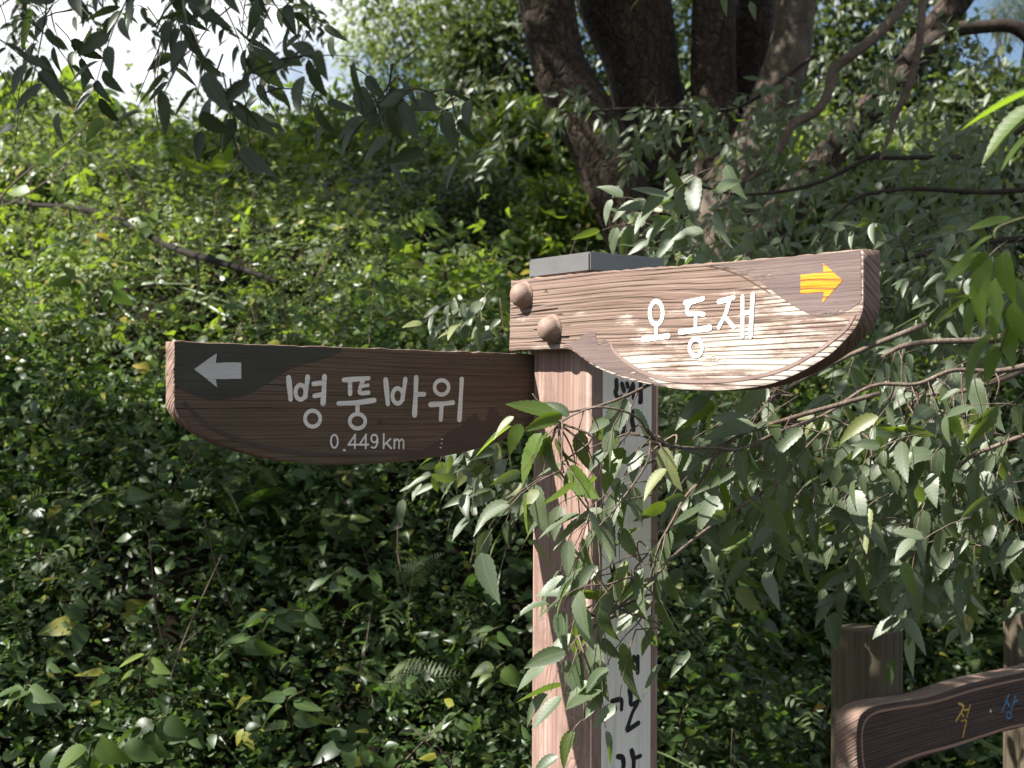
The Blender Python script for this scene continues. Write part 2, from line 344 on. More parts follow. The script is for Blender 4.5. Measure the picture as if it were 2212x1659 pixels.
# ------------------------------------------------------------------ leaf templates (base at 0, tip at +Y, normal +Z)
def half_width(t, w, pk=.62):
    return w * .5 * np.sin(np.pi * np.clip(t, 0, 1) ** pk) ** .85 * (1.0 - .12 * t)
def leaf_serrate(w=.36, N=9, fold=.25, bend=.16, twist=0., wave=.0, serr=.085):
    V, U, Fc = [], [], []
    ts = np.linspace(0.0, 1.0, N + 1)
    def pos(t, x):
        z = fold * abs(x) - bend * t * t + wave * math.sin(t * 9 + x * 8)
        z += twist * x * t
        return (x + .05 * math.sin(t * 3.0) , t, z)
    mid = []
    for t in ts: mid.append(len(V)); V.append(pos(t, 0)); U.append((0, t))
    for sgn in (-1, 1):
        pn = None
        for k in range(N + 1):
            t = ts[k]; hw = float(half_width(t, w)) * (1 - serr) if 0 < k < N else 0.
            if k == 0: cur = mid[0]
            elif k == N: cur = mid[N]
            else: cur = len(V); V.append(pos(t, sgn * hw)); U.append((sgn * hw, t))
            if pn is not None:
                tt = ts[k - 1] + (ts[k] - ts[k - 1]) * .78
                hw2 = float(half_width(tt, w)) * (1 + serr * .5)
                ti = len(V); V.append(pos(tt, sgn * hw2)); U.append((sgn * hw2, tt))
                tri = [(mid[k - 1], pn, ti), (mid[k - 1], ti, mid[k]), (mid[k], ti, cur)]
                for a, b, c in tri:
                    if len({a, b, c}) == 3: Fc.append((a, b, c) if sgn < 0 else (a, c, b))
            pn = cur
    return np.array(V), np.array(Fc)[:, ::-1], np.array(U)
def leaf_plain(w=.5, rows=4, fold=.25, bend=.2, pk=.62, heart=0., cord=False):
    V, U, Fc = [(0, 0, 0)], [(0, 0)], []
    prev = None
    ts = np.linspace(0, 1, rows + 2)[1:-1]
    for t in ts:
        hw = float(half_width(t, w, pk)) if not cord else w * 1.15 * math.sqrt(t) * (1 - t) ** .72; yb = t - heart * (1 - t) ** 3
        i = len(V)
        for x in (-hw, 0, hw):
            V.append((x, yb if x else t, fold * abs(x) - bend * t * t)); U.append((x, t))
        if prev is None: Fc += [(0, i + 1, i), (0, i + 2, i + 1)]
        else: Fc += [(prev, prev + 1, i + 1), (prev, i + 1, i), (prev + 1, prev + 2, i + 2), (prev + 1, i + 2, i + 1)]
        prev = i
    e = len(V); V.append((0, 1, -bend)); U.append((0, 1)); Fc += [(prev, prev + 1, e), (prev + 1, prev + 2, e)]
    return np.array(V, float), np.array(Fc), np.array(U, float)
T_ZEL = [leaf_serrate(.37, 9, .30, .14), leaf_serrate(.42, 9, .18, .26, .2), leaf_serrate(.36, 10, .42, .05, -.25), leaf_serrate(.44, 9, .12, .18, .0, .01), leaf_serrate(.40, 8, .25, -.08, .3), leaf_serrate(.34, 9, .5, .35, .35)]
T_ZLO = [leaf_plain(.36, 3, .25, .15), leaf_plain(.38, 3, .15, .25), leaf_plain(.33, 3, .4, .05)]
T_OV = [leaf_plain(.52, 3, .2, .2), leaf_plain(.60, 3, .12, .28), leaf_plain(.46, 3, .3, .1)]
T_SM = [leaf_plain(.50, 2, .2, .2), leaf_plain(.62, 2, .15, .1), leaf_plain(.42, 2, .3, .2)]
T_RD = [leaf_plain(.80, 6, .12, .22, .55, .16, True), leaf_plain(.90, 6, .08, .35, .5, .2, True), leaf_plain(.72, 6, .22, .15, .55, .12, True)]
T_OV += [leaf_plain(.50, 4, .45, .5), leaf_plain(.56, 4, .1, .6)]
def combine(parts):
    Vs, Fs, Us, n = [], [], [], 0
    for (tv, tf, tu), ang, sc_, off, tilt in parts:
        c_, s_ = math.cos(ang), math.sin(ang); v = tv * sc_
        v = np.stack([v[:, 0] * c_ + v[:, 1] * s_, -v[:, 0] * s_ + v[:, 1] * c_, v[:, 2] + tilt * v[:, 1]], 1) + np.array(off)
        Vs.append(v); Fs.append(tf + n); Us.append(tu); n += len(v)
    return np.concatenate(Vs), np.concatenate(Fs), np.concatenate(Us)
_a, _b = leaf_plain(.62, 3, .2, .3), leaf_plain(.55, 3, .15, .4)
T_SOV = [leaf_serrate(.56, 8, .2, .25, .1), leaf_serrate(.62, 9, .3, .4, -.2), leaf_serrate(.5, 8, .1, .15, .2)]
T_SRD = [leaf_serrate(.8, 10, .15, .3, .1, 0, .08), leaf_serrate(.74, 10, .25, .45, -.15, 0, .08)]
T_TRI = [combine([(_a, 0, .62, (0, .38, 0), 0.), (_b, 1.25, .55, (.02, .3, 0), .1), (_b, -1.25, .55, (-.02, .3, 0), .1)]),
         combine([(_b, .1, .6, (0, .4, 0), -.2), (_a, 1.0, .5, (.02, .28, 0), -.1), (_a, -1.1, .52, (-.02, .3, 0), .2)])]
_c = leaf_plain(.42, 2, .15, .3)
T_PIN = [combine([(_c, 0, .3, (0, .72, -.15), -.3)] + [(_c, sg * 1.15, .30 - .03 * k, (0, .22 + .17 * k, -.05 * k * k / 3), -.1) for k in range(4) for sg in (-1, 1)])]
T_GR = [leaf_plain(.032, 3, .4, .5), leaf_plain(.026, 3, .4, .8)]

def norm(a): return a / (np.linalg.norm(a, axis=-1, keepdims=True) + 1e-9)
class Leaves:
    """collects leaves: base, axis, normal, length, template number"""
    def __init__(s): s.d = []
    def add(s, P, A, N, L):
        P = np.atleast_2d(P); A = norm(np.atleast_2d(A)); N = np.atleast_2d(N)
        N = norm(N - (N * A).sum(1)[:, None] * A); L = np.broadcast_to(np.asarray(L, float), (len(P),))
        s.d.append(np.concatenate([P, A, N, L[:, None]], 1))
    def arr(s): return np.concatenate(s.d) if s.d else np.zeros((0, 10))
def leaf_mesh(name, D, temps, mat):
    Vs, Fs, Us, n = [], [], [], 0
    k = rng.integers(0, len(temps), len(D))
    for i, (tv, tf, tu) in enumerate(temps):
        d = D[k == i]
        if not len(d): continue
        P, A, N, L = d[:, :3], d[:, 3:6], d[:, 6:9], d[:, 9]
        S = np.cross(A, N)
        wj = rng.uniform(.82, 1.15, len(d))
        V = P[:, None] + L[:, None, None] * (tv[None, :, 0, None] * wj[:, None, None] * S[:, None] + tv[None, :, 1, None] * A[:, None] + tv[None, :, 2, None] * N[:, None])
        Fc = tf[None] + (np.arange(len(d)) * len(tv))[:, None, None] + n
        Vs.append(V.reshape(-1, 3)); Fs.append(Fc.reshape(-1, 3)); Us.append(np.tile(tu, (len(d), 1))); n += V.shape[0] * V.shape[1]
    return npmesh(name, np.concatenate(Vs), np.concatenate(Fs), mat, np.concatenate(Us))
_TM = {}
def leaf_obj(parent, d, temps, matkey, name='leaf', **k):
    key = (id(temps), matkey)
    if key not in _TM:
        _TM[key] = [npmesh('leaf_blade', tv, tf, MT[matkey], tu) for tv, tf, tu in temps]
    me = _TM[key][int(rng.integers(0, len(temps)))]
    P, A, N, L = d[:3], d[3:6], d[6:9], d[9]; S = np.cross(A, N)
    m = Matrix(((S[0] * L, A[0] * L, N[0] * L, P[0]), (S[1] * L, A[1] * L, N[1] * L, P[1]), (S[2] * L, A[2] * L, N[2] * L, P[2]), (0, 0, 0, 1)))
    return link(name, me, parent, m, **k)
def inview(P, mx=250, my=250, near=.4):
    x, y, z = project(P)
    return (z > near) & (x > -mx) & (x < W + mx) & (y > -my) & (y < H + my)
def rnd_unit(n): return norm(rng.normal(size=(n, 3)))

# ------------------------------------------------------------------ hillside
PY = np.array([-40, 2.9, 3.3, 3.65, 4.05, 4.5, 5.2, 6.0, 7.0, 8.0, 9.0, 10.0, 15, 30, 90.])
PZ = np.array([0, 0.05, .38, .78, 1.18, 1.48, 1.76, 2.08, 2.48, 2.86, 3.15, 3.3, 3.2, 2.5, 0.])
def smooth(a, b, x):
    t = np.clip((x - a) / (b - a), 0, 1); return t * t * (3 - 2 * t)
def terrain(X, Y):
    X = np.asarray(X, float); Y = np.asarray(Y, float)
    sh = 1.15 * smooth(.25, 1.1, X) + .15 * np.sin(X * 1.7) - .25 * smooth(-1, -3, X)
    z = np.interp(Y - sh * smooth(10, 4, Y), PY, PZ)
    amp = smooth(2.8, 4, Y) * smooth(60, 15, Y)
    z = z + amp * (.14 * np.sin(X * 1.9 + 1.1) * np.cos(Y * 1.5 + .4) + .07 * np.sin(X * 3.3 + 2.) * np.cos(Y * 2.7) + .05 * np.sin(X * 4.1 - Y * 3.2) + .03 * np.sin(X * 8.3 + Y * 6.1))
    z = z + .3 * smooth(-1.6, -3.6, X) * smooth(7.5, 10, Y) - .28 * smooth(-1.8, -1.0, X) * smooth(.9, .0, X) * smooth(6.6, 7.8, Y) * smooth(10.5, 9.3, Y)
    return z
def tnormal(X, Y, e=.08):
    dx = (terrain(X + e, Y) - terrain(X - e, Y)) / (2 * e); dy = (terrain(X, Y + e) - terrain(X, Y - e)) / (2 * e)
    return norm(np.stack([-dx, -dy, np.ones_like(dx)], -1))
gx = np.concatenate([np.linspace(-70, -7, 16), np.linspace(-6.5, 7.5, 142), np.linspace(8, 70, 16)])
gy = np.concatenate([np.linspace(-30, 2.2, 10), np.linspace(2.4, 14, 140), np.linspace(14.5, 90, 24)])
GX, GY = np.meshgrid(gx, gy); GZ = terrain(GX, GY)
V = np.stack([GX, GY, GZ], -1).reshape(-1, 3); nx = len(gx)
ii, jj = np.meshgrid(np.arange(nx - 1), np.arange(len(gy) - 1)); a = (jj * nx + ii).ravel()
link('hillside', npmesh('hillside', V, np.stack([a, a + 1, a + nx + 1, a + nx], 1), MT['soil']), kind='structure')

# ------------------------------------------------------------------ boards: outlines and strokes taken to the plane they lie on
SRC = 4096 / 2212.0
class Crop:                          # reading frame for measured points
    def __init__(s, x0, y0, x1, w): s.x0, s.y0, s.k = x0, y0, (x1 - x0) / w
    def __call__(s, pts): return [((s.x0 + x * s.k) / SRC, (s.y0 + y * s.k) / SRC) for x, y in pts]
class Plane:
    def __init__(s, O, ang):         # ang: heading of local +x in the ground plane
        s.u = Vector((math.cos(ang), math.sin(ang), 0)); s.y = Vector((-math.sin(ang), math.cos(ang), 0)); s.O = Vector(O)
        s.M = Matrix(((s.u.x, s.y.x, 0, s.O.x), (s.u.y, s.y.y, 0, s.O.y), (0, 0, 1, s.O.z), (0, 0, 0, 1)))
    def uv(s, x, y, off=0.):         # local x, z of the plane point behind pixel
        r = ray(x, y); t = ((s.O - s.y * off - CAM).dot(s.y)) / r.dot(s.y)
        P = CAM + r * t - s.O; return (P.dot(s.u), P.z)
    def pts(s, L): return [s.uv(*p) for p in L]
def slab(name, pl, outline, t, mat, edge_mat, parent, bevel=.003, **k):
    """board: outline in local x,z, front at y=0, thickness t to +y"""
    bm = bmesh.new()
    f = bm.faces.new([bm.verts.new((x, 0, z)) for x, z in outline]); f.normal_update()
    if f.normal.y > 0: f.normal_flip()
    ex = bmesh.ops.extrude_face_region(bm, geom=[f])
    for v in [q for q in ex['geom'] if isinstance(q, bmesh.types.BMVert)]: v.co.y += t
    bmesh.ops.recalc_face_normals(bm, faces=bm.faces[:])
    ed = [e for e in bm.edges if abs(e.verts[0].co.y - e.verts[1].co.y) < 1e-6]
    bmesh.ops.bevel(bm, geom=ed, offset=bevel, segments=2, affect='EDGES', profile=.6, clamp_overlap=True)
    for q in bm.faces:
        n = q.normal; q.material_index = 0 if abs(n.y) > .9 else 1
        q.smooth = abs(n.y) < .9
    bmesh.ops.triangulate(bm, faces=[q for q in bm.faces if len(q.verts) > 4])
    me = bpy.data.meshes.new(name); bm.to_mesh(me); bm.free(); me.materials.append(mat); me.materials.append(edge_mat)
    return link(name, me, parent, pl.M, **k)
def patch(name, pl, poly, off, mat, parent, **k):
    bm = bmesh.new(); f = bm.faces.new([bm.verts.new((x, -off, z)) for x, z in poly]); f.normal_update()
    if f.normal.y > 0: f.normal_flip()
    bmesh.ops.triangulate(bm, faces=bm.faces[:])
    me = bpy.data.meshes.new(name); bm.to_mesh(me); bm.free(); me.materials.append(mat)
    return link(name, me, parent, pl.M, **k)
def ribbon(bm, P, w, off, closed=False):
    P = np.array(P, float); n = len(P)
    if closed: T = np.roll(P, -1, 0) - np.roll(P, 1, 0)
    else: T = np.gradient(P, axis=0)
    T /= np.linalg.norm(T, axis=1)[:, None] + 1e-12; Nn = np.stack([-T[:, 1], T[:, 0]], 1)
    w = np.broadcast_to(np.asarray(w, float), (n,))
    Lv = [bm.verts.new((*(p + q * h / 2)[:1], -off, (p + q * h / 2)[1])) for p, q, h in zip(P, Nn, w)]
    Rv = [bm.verts.new((*(p - q * h / 2)[:1], -off, (p - q * h / 2)[1])) for p, q, h in zip(P, Nn, w)]
    for i in range(n if closed else n - 1):
        j = (i + 1) % n
        bm.faces.new((Lv[i], Rv[i], Rv[j], Lv[j]))
    if not closed:
        for end, s in ((0, -1), (n - 1, 1)):
            c = P[end]; h = w[end] / 2; a0 = math.atan2(Nn[end][1], Nn[end][0])
            arc = [Lv[end]] + [bm.verts.new((c[0] + h * math.cos(a0 - s * th) * 1., -off, c[1] + h * math.sin(a0 - s * th))) for th in np.linspace(0, math.pi, 7)[1:-1]] + [Rv[end]]
            bm.faces.new(arc)
def glyph(name, pl, crop, strokes, off, mat, parent, **k):
    """strokes: (points, width) in crop pixels; ('ring', cx, cy, rx, ry, width)"""
    bm = bmesh.new()
    for i, s in enumerate(strokes):
        o = off + i * .00008
        if s[0] == 'ring':
            _, cx, cy, rx, ry, w = s
            pts = [(cx + rx * math.cos(t), cy + ry * math.sin(t)) for t in np.linspace(0, 2 * math.pi, 29)[:-1]]; closed = True
        else:
            pts, w = s; closed = False
            pts = [tuple(p) for p in (catmull(pts, 5) if len(pts) > 2 else pts)]
        P = pl.pts(crop(pts)); m = np.mean(pts, 0)
        a, b = pl.pts(crop([(m[0], m[1] - 10), (m[0], m[1] + 10)]))
        sc = abs(a[1] - b[1]) / 20
        ww = w * sc * (1.3 if mat is MT['p_black'] else 1.)
        if not closed and len(P) > 2: ww = ww * (1 + .10 * np.sin(np.linspace(0, 5, len(P)) + i))
        ribbon(bm, P, ww, o, closed)
    for f in bm.faces:
        f.normal_update()
        if f.normal.y > 0: f.normal_flip()
    me = bpy.data.meshes.new(name); bm.to_mesh(me); bm.free(); me.materials.append(mat)
    return link(name, me, parent, pl.M, **k)
def wob_outline(P, amp, seed, n=4):
    r2 = np.random.default_rng(seed); out = []
    P = [np.array(p) for p in P]
    for i in range(len(P)):
        a, b = P[i], P[(i + 1) % len(P)]
        m = max(1, int(np.linalg.norm(b - a) / .012))
        for t in range(m):
            q = a + (b - a) * t / m
            out.append(tuple(q + (r2.normal(0, amp, 2) if t else 0)))
    return out

AA = R(36.0)
Aaw = Vector((-math.sin(AA), math.cos(AA), 0)); Baw = Vector((math.cos(AA), math.sin(AA), 0))
D0 = 2.13; PWID = .15; TB = .033
C0 = Vector(((1273 - W / 2) / F * D0, D0, 0))
ztop = at(1273, 578, D0).z
# post (local: x along B face, y along A away, z up), origin at the near corner on the ground
post_c = C0 + (Aaw + Baw) * (PWID / 2)
signpost = empty('signpost', (post_c.x, post_c.y, 0), label='square reddish wooden signpost with metal cap and two curved direction boards', cat='signpost')
def rounded_box(name, lx, ly, z0, z1, bev, mat, M, parent, seg=4, top=0., **k):
    bm = bmesh.new(); bmesh.ops.create_cube(bm, size=1)
    for v in bm.verts: v.co = Vector((v.co.x * lx, v.co.y * ly, z0 if v.co.z < 0 else z1))
    ve = [e for e in bm.edges if abs(e.verts[0].co.z - e.verts[1].co.z) > 1e-4]
    bmesh.ops.bevel(bm, geom=ve, offset=bev, segments=seg, affect='EDGES', profile=.5)
    if top:
        te = [e for e in bm.edges if min(v.co.z for v in e.verts) > z1 - 1e-5]
        bmesh.ops.bevel(bm, geom=te, offset=top, segments=2, affect='EDGES', profile=.5)
    for f in bm.faces: f.smooth = len(f.verts) == 4 and f.calc_area() < lx * (z1 - z0) * .3 and abs(f.normal.z) < .5
    me = bpy.data.meshes.new(name); bm.to_mesh(me); bm.free(); me.materials.append(mat)
    return link(name, me, parent, M, **k)
PM = Matrix(((Baw.x, Aaw.x, 0, post_c.x), (Baw.y, Aaw.y, 0, post_c.y), (0, 0, 1, 0), (0, 0, 0, 1)))
rounded_box('post', PWID, PWID, -.35, ztop, .009, MT['post'], PM, signpost)
# metal cap: folded sheet with rim, low pyramid top
def cap():
    o, h, w2 = .0045, .0285, PWID / 2 + .0045
    bm = bmesh.new()
    r0 = [bm.verts.new((sx * w2, sy * w2, ztop - .004)) for sx, sy in ((-1, -1), (1, -1), (1, 1), (-1, 1))]
    r1 = [bm.verts.new((sx * w2, sy * w2, ztop + h - .004)) for sx, sy in ((-1, -1), (1, -1), (1, 1), (-1, 1))]
    ri = [bm.verts.new((sx * (w2 - .002), sy * (w2 - .002), ztop - .004)) for sx, sy in ((-1, -1), (1, -1), (1, 1), (-1, 1))]
    ap = bm.verts.new((0, 0, ztop + h + .004))
    for i in range(4):
        j = (i + 1) % 4
        bm.faces.new((r0[i], r0[j], r1[j], r1[i])); bm.faces.new((r1[i], r1[j], ap)); bm.faces.new((r0[j], r0[i], ri[i], ri[j]))
    bm.faces.new(ri)
    e = [x for x in bm.edges if x.verts[0] in r1 and x.verts[1] in r1] + [x for x in bm.edges if (x.verts[0] in r0 and x.verts[1] in r1) or (x.verts[1] in r0 and x.verts[0] in r1)]
    bmesh.ops.bevel(bm, geom=e, offset=.0025, segments=2, affect='EDGES')
    bmesh.ops.recalc_face_normals(bm, faces=bm.faces[:])
    me = bpy.data.meshes.new('post_cap'); bm.to_mesh(me); bm.free(); me.materials.append(MT['metal'])
    link('post_cap', me, signpost, PM, label='grey galvanised metal cap on the post top')
cap()
# white lettered panel on the right-hand face
pr = Plane(C0 - Aaw * .0006, AA)
pl_l = pr.uv(1300, 1300)[0]; pl_r = pr.uv(1406, 1300)[0]
panel = patch('text_panel', pr, [(pl_l, -.1), (pl_r, -.1), (pl_r, pr.uv(1350, 795)[1]), (pl_l, pr.uv(1350, 795)[1])], .0, MT['p_panel'], signpost, label='white painted strip with black vertical lettering')
c3 = Crop(2350, 1500, 2750, 1896)
glyph('letter', pr, c3, [([(545, 100), (550, 250), (530, 330), (580, 440), (650, 410)], 75), ([(650, 170), (690, 300)], 75), ([(745, 160), (760, 220)], 70), ([(860, 170), (770, 380)], 65), ([(870, 200), (865, 440)], 60), ([(1005, 130), (1005, 470), (990, 510)], 75)], .0005, MT['p_black'], panel)
glyph('letter', pr, c3, [([(545, 650), (590, 690), (575, 735)], 60), ([(560, 740), (500, 850)], 22), ([(490, 905), (620, 860), (650, 900)], 105), ([(610, 960), (570, 1060), (580, 1150)], 50), ([(690, 960), (710, 1040), (670, 1110)], 75), ([(860, 690), (840, 850), (860, 960), (870, 1040)], 75), ([(960, 790), (985, 770)], 85)], .0005, MT['p_black'], panel)
c4 = Crop(2350, 2400, 2750, 988)
glyph('letter', pr, c4, [([(240, 1000), (330, 985), (335, 1080)], 38), ([(415, 885), (425, 960), (430, 1030), (495, 1005)], 42), ([(490, 1020), (440, 1120), (390, 1270)], 36), ([(395, 1285), (500, 1215)], 40)], .0005, MT['p_black'], panel)
glyph('letter', pr, c4, [([(300, 1545), (345, 1560), (355, 1640), (320, 1720)], 42), ([(435, 1490), (455, 1580), (450, 1700)], 42), ([(470, 1560), (520, 1540)], 34), ([(330, 1760), (440, 1750), (430, 1850)], 40)], .0005, MT['p_black'], panel)
glyph('letter', pr, c4, [([(495, 560), (495, 715)], 38), ([(455, 560), (492, 620)], 34), ([(410, 690), (450, 600)], 30)], .0005, MT['p_black'], panel)
glyph('letter', pr, c4, [([(350, 110), (330, 200)], 42)], .0005, MT['p_black'], panel)
c6 = Crop(2000, 1450, 3000, 1952)
glyph('letter', pr, c6, [([(875, 1585), (890, 1660), (910, 1720)], 38)], .0005, MT['p_black'], panel)

# ---- upper board (sunlit, points right, bolted to the left face)
nA = -Baw; plA = Plane(C0 + nA * (TB + .001) , AA - R(90))
cA = Crop(1950, 950, 3650, 2212)
outA = catmull([(1955, 330), (1950, 385), (1930, 440), (1895, 495), (1800, 595), (1700, 662), (1600, 715), (1500, 755), (1400, 780), (1250, 796), (1100, 797), (950, 786), (800, 757), (700, 731), (620, 702), (550, 670), (495, 632), (455, 601), (428, 585), (400, 581)], 4)
outA = [(118, 222), (320, 202), (520, 182), (950, 147), (1500, 103), (1955, 58), (1955, 200)] + [tuple(p) for p in outA] + [(110, 589), (114, 400)]
PA = wob_outline(plA.pts(cA(outA)), .0006, 3)
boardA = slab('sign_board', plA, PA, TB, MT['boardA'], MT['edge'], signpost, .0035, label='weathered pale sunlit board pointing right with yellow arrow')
P = lambda pl, cr, pts: pl.pts(cr(pts))
corner = [(1150, 142), (1500, 109), (1944, 66), (1946, 320)] + [tuple(p) for p in catmull([(1940, 335), (1870, 385), (1820, 402), (1750, 411), (1690, 401), (1620, 371), (1550, 326), (1480, 275), (1400, 216), (1300, 170), (1220, 148)], 4)]
patch('painted_corner', plA, P(plA, cA, corner), .0005, MT['p_purple'], boardA)
arrowA = [(1632, 193), (1752, 182), (1748, 133), (1852, 222), (1745, 338), (1754, 285), (1632, 290)]
patch('arrow', plA, wob_outline(P(plA, cA, arrowA), .0004, 5), .001, MT['p_yellow'], boardA, label='yellow arrow pointing right')
mtA = [(427, 545), (470, 530), (510, 500), (540, 485), (562, 492), (568, 530), (578, 565), (588, 568), (597, 540), (607, 520), (625, 542), (650, 583), (690, 628), (740, 668), (800, 705), (870, 745), (940, 778), (900, 768), (800, 744), (700, 716), (600, 681), (520, 640), (470, 600), (440, 572)]
patch('painted_mountain', plA, P(plA, cA, mtA), .0005, MT['p_purple'], boardA)
glyph('border_line', plA, cA, [([(645, 562), (665, 595), (720, 645), (800, 695), (880, 725), (950, 740), (1100, 749), (1250, 743), (1400, 723), (1550, 681), (1700, 602), (1800, 531), (1870, 470), (1912, 402)], 19)], .0009, MT['p_line'], boardA)
glyph('border_line', plA, cA, [([(1135, 147), (1200, 158), (1300, 190), (1390, 240), (1470, 290)], 7)], .0004, MT['p_dark'], boardA)
glyph('letter', plA, cA, [('ring', 880, 392, 34, 60, 26), ([(880, 462), (879, 515)], 24), ([(812, 530), (880, 522), (943, 512)], 28)], .0008, MT['p_white'], boardA)
glyph('letter', plA, cA, [([(1030, 340), (1080, 330), (1124, 318)], 27), ([(1054, 345), (1040, 372), (1048, 397), (1090, 396), (1128, 400)], 25), ([(1086, 405), (1085, 468)], 24), ([(1005, 492), (1085, 482), (1160, 470)], 30), ('ring', 1087, 572, 33, 44, 24)], .0008, MT['p_white'], boardA)
glyph('letter', plA, cA, [([(1205, 335), (1250, 322), (1284, 312)], 26), ([(1262, 325), (1240, 400), (1205, 468)], 25), ([(1240, 415), (1285, 466)], 24), ([(1330, 308), (1330, 512)], 25), ([(1335, 395), (1374, 388)], 23), ([(1384, 296), (1372, 512)], 28)], .0008, MT['p_white'], boardA)
def bolt(pl, crop, px, rad, parent):
    x, z = pl.pts(crop([px]))[0]
    prof = [(1.12, -.001), (1.12, .0018), (1.0, .0026), (.99, .007), (.95, .0105), (.86, .0145), (.70, .0185), (.5, .0213), (.25, .0230), (0.04, .0235)]
    V, Fc, n = [], [], 20
    for r_, h in prof:
        for k in range(n): V.append((rad * r_ * math.cos(2 * math.pi * k / n), -h * rad / .02, rad * r_ * math.sin(2 * math.pi * k / n)))
    for i in range(len(prof) - 1):
        for k in range(n): a_, b_ = i * n + k, i * n + (k + 1) % n; Fc.append((a_, a_ + n, b_ + n, b_))
    me = npmesh('bolt', np.array(V), np.array(Fc)[:, ::-1], MT['bolt'])
    bm = bmesh.new(); bm.from_mesh(me); bmesh.ops.holes_fill(bm, edges=bm.edges[:]); bmesh.ops.recalc_face_normals(bm, faces=bm.faces[:]); bm.to_mesh(me); bm.free()
    link('bolt', me, parent, pl.M @ Matrix.Translation((x, 0, z)))
bolt(plA, cA, (192, 300), .0205, boardA); bolt(plA, cA, (338, 476), .021, boardA)

# ---- lower board (shaded, points left, bolted to the hidden face)
plB = Plane(C0 + Aaw * (PWID + .002), AA)
cB = Crop(600, 1300, 2200, 2212)
botB = catmull([(133, 440), (150, 485), (200, 545), (280, 602), (400, 662), (550, 711), (700, 746), (850, 766), (1000, 773), (1150, 771), (1300, 763), (1450, 750), (1600, 730), (1720, 708), (1850, 675), (1950, 640), (2040, 590), (2100, 560), (2140, 548)], 4)
outB = [(2380, 168), (2105, 160), (1500, 138), (800, 113), (133, 88), (134, 186), (137, 194), (133, 202)] + [tuple(p) for p in botB] + [(2380, 548)]
PB = wob_outline(P(plB, cB, outB), .0006, 8)
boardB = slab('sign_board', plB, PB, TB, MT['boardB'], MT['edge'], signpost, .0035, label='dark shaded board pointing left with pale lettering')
crnB = [(137, 96), (500, 109), (1060, 130)] + [tuple(p) for p in catmull([(1060, 150), (950, 190), (800, 232), (700, 290), (620, 342), (520, 390), (400, 412), (300, 405), (200, 370), (140, 330)], 4)]
patch('painted_corner', plB, P(plB, cB, crnB), .0005, MT['p_moss'], boardB)
arrowB = [(243, 245), (368, 157), (362, 210), (503, 208), (503, 298), (362, 298), (370, 345)]
patch('arrow', plB, wob_outline(P(plB, cB, arrowB), .0004, 6), .001, MT['p_arrow'], boardB, label='worn grey arrow pointing left')
mtB = [(1370, 728), (1500, 692), (1560, 662), (1640, 602), (1720, 560), (1762, 510), (1800, 490), (1832, 532), (1852, 538), (1880, 455), (1912, 460), (1932, 500), (1960, 520), (2000, 575), (2060, 560), (2030, 590), (1950, 632), (1850, 667), (1700, 703), (1550, 727), (1400, 742)]
patch('painted_mountain', plB, P(plB, cB, mtB), .0005, MT['p_dark'], boardB)
glyph('border_line', plB, cB, [([(190, 430), (240, 482), (330, 560), (480, 630), (650, 680), (850, 710), (1050, 722), (1250, 720), (1420, 712), (1560, 690)], 20)], .0008, MT['p_dark'], boardB)
gw = 31
def LB(st): glyph('letter', plB, cB, st, .0008, MT['p_grey'], boardB)
LB([([(765, 292), (771, 350), (776, 410)], gw), ('ring', 831, 372, 28, 40, 25), ([(870, 288), (864, 340), (856, 396)], 28), ([(963, 286), (960, 360), (955, 432)], gw), ([(903, 326), (950, 320)], 27), ([(908, 392), (946, 385)], 27), ('ring', 897, 518, 42, 44, 23)])
LB([([(1070, 304), (1140, 299), (1208, 294)], 26), ([(1104, 312), (1105, 380)], 28), ([(1176, 305), (1160, 350), (1160, 376), (1206, 374)], 25), ([(1172, 338), (1204, 333)], 20), ([(1040, 434), (1140, 430), (1238, 416)], 28), ([(1145, 436), (1145, 482)], 27), ('ring', 1145, 532, 43, 40, 23)])
LB([([(1302, 304), (1308, 370), (1314, 436)], gw), ('ring', 1368, 392, 29, 42, 25), ([(1410, 300), (1404, 350), (1394, 412)], 27), ([(1470, 292), (1466, 400), (1461, 496)], gw), ([(1474, 383), (1514, 383)], 27)])
LB([('ring', 1611, 345, 39, 40, 23), ([(1550, 440), (1610, 436), (1674, 429)], 28), ([(1611, 440), (1606, 522)], 27), ([(1722, 300), (1716, 410), (1709, 522)], 29)])
dw = 11
for st in ([('ring', 1018, 643, 19, 36, dw)], [([(1070, 692), (1076, 692)], 13)],
           [([(1134, 606), (1097, 660)], dw), ([(1094, 662), (1146, 661)], dw), ([(1132, 607), (1131, 682)], dw)],
           [([(1194, 606), (1158, 660)], dw), ([(1155, 662), (1206, 661)], dw), ([(1192, 607), (1191, 682)], dw)],
           [('ring', 1239, 628, 17, 21, dw), ([(1256, 628), (1255, 655), (1242, 678), (1224, 676)], dw)],
           [([(1291, 603), (1290, 682)], dw), ([(1328, 630), (1294, 662)], dw), ([(1306, 652), (1332, 682)], dw)],
           [([(1350, 632), (1349, 682)], dw), ([(1352, 642), (1366, 632), (1375, 645), (1375, 682)], dw - 1), ([(1378, 642), (1391, 632), (1400, 645), (1400, 682)], dw - 1)]):
    glyph('letter', plB, cB, st, .0008, MT['p_grey'], boardB)
for q in ((1612, 632), (1610, 655), (1605, 678)):
    patch('paint_speck', plB, P(plB, cB, [(q[0] - 6, q[1]), (q[0], q[1] - 5), (q[0] + 7, q[1] + 1), (q[0], q[1] + 4)]), .001, MT['p_grey'], boardB)

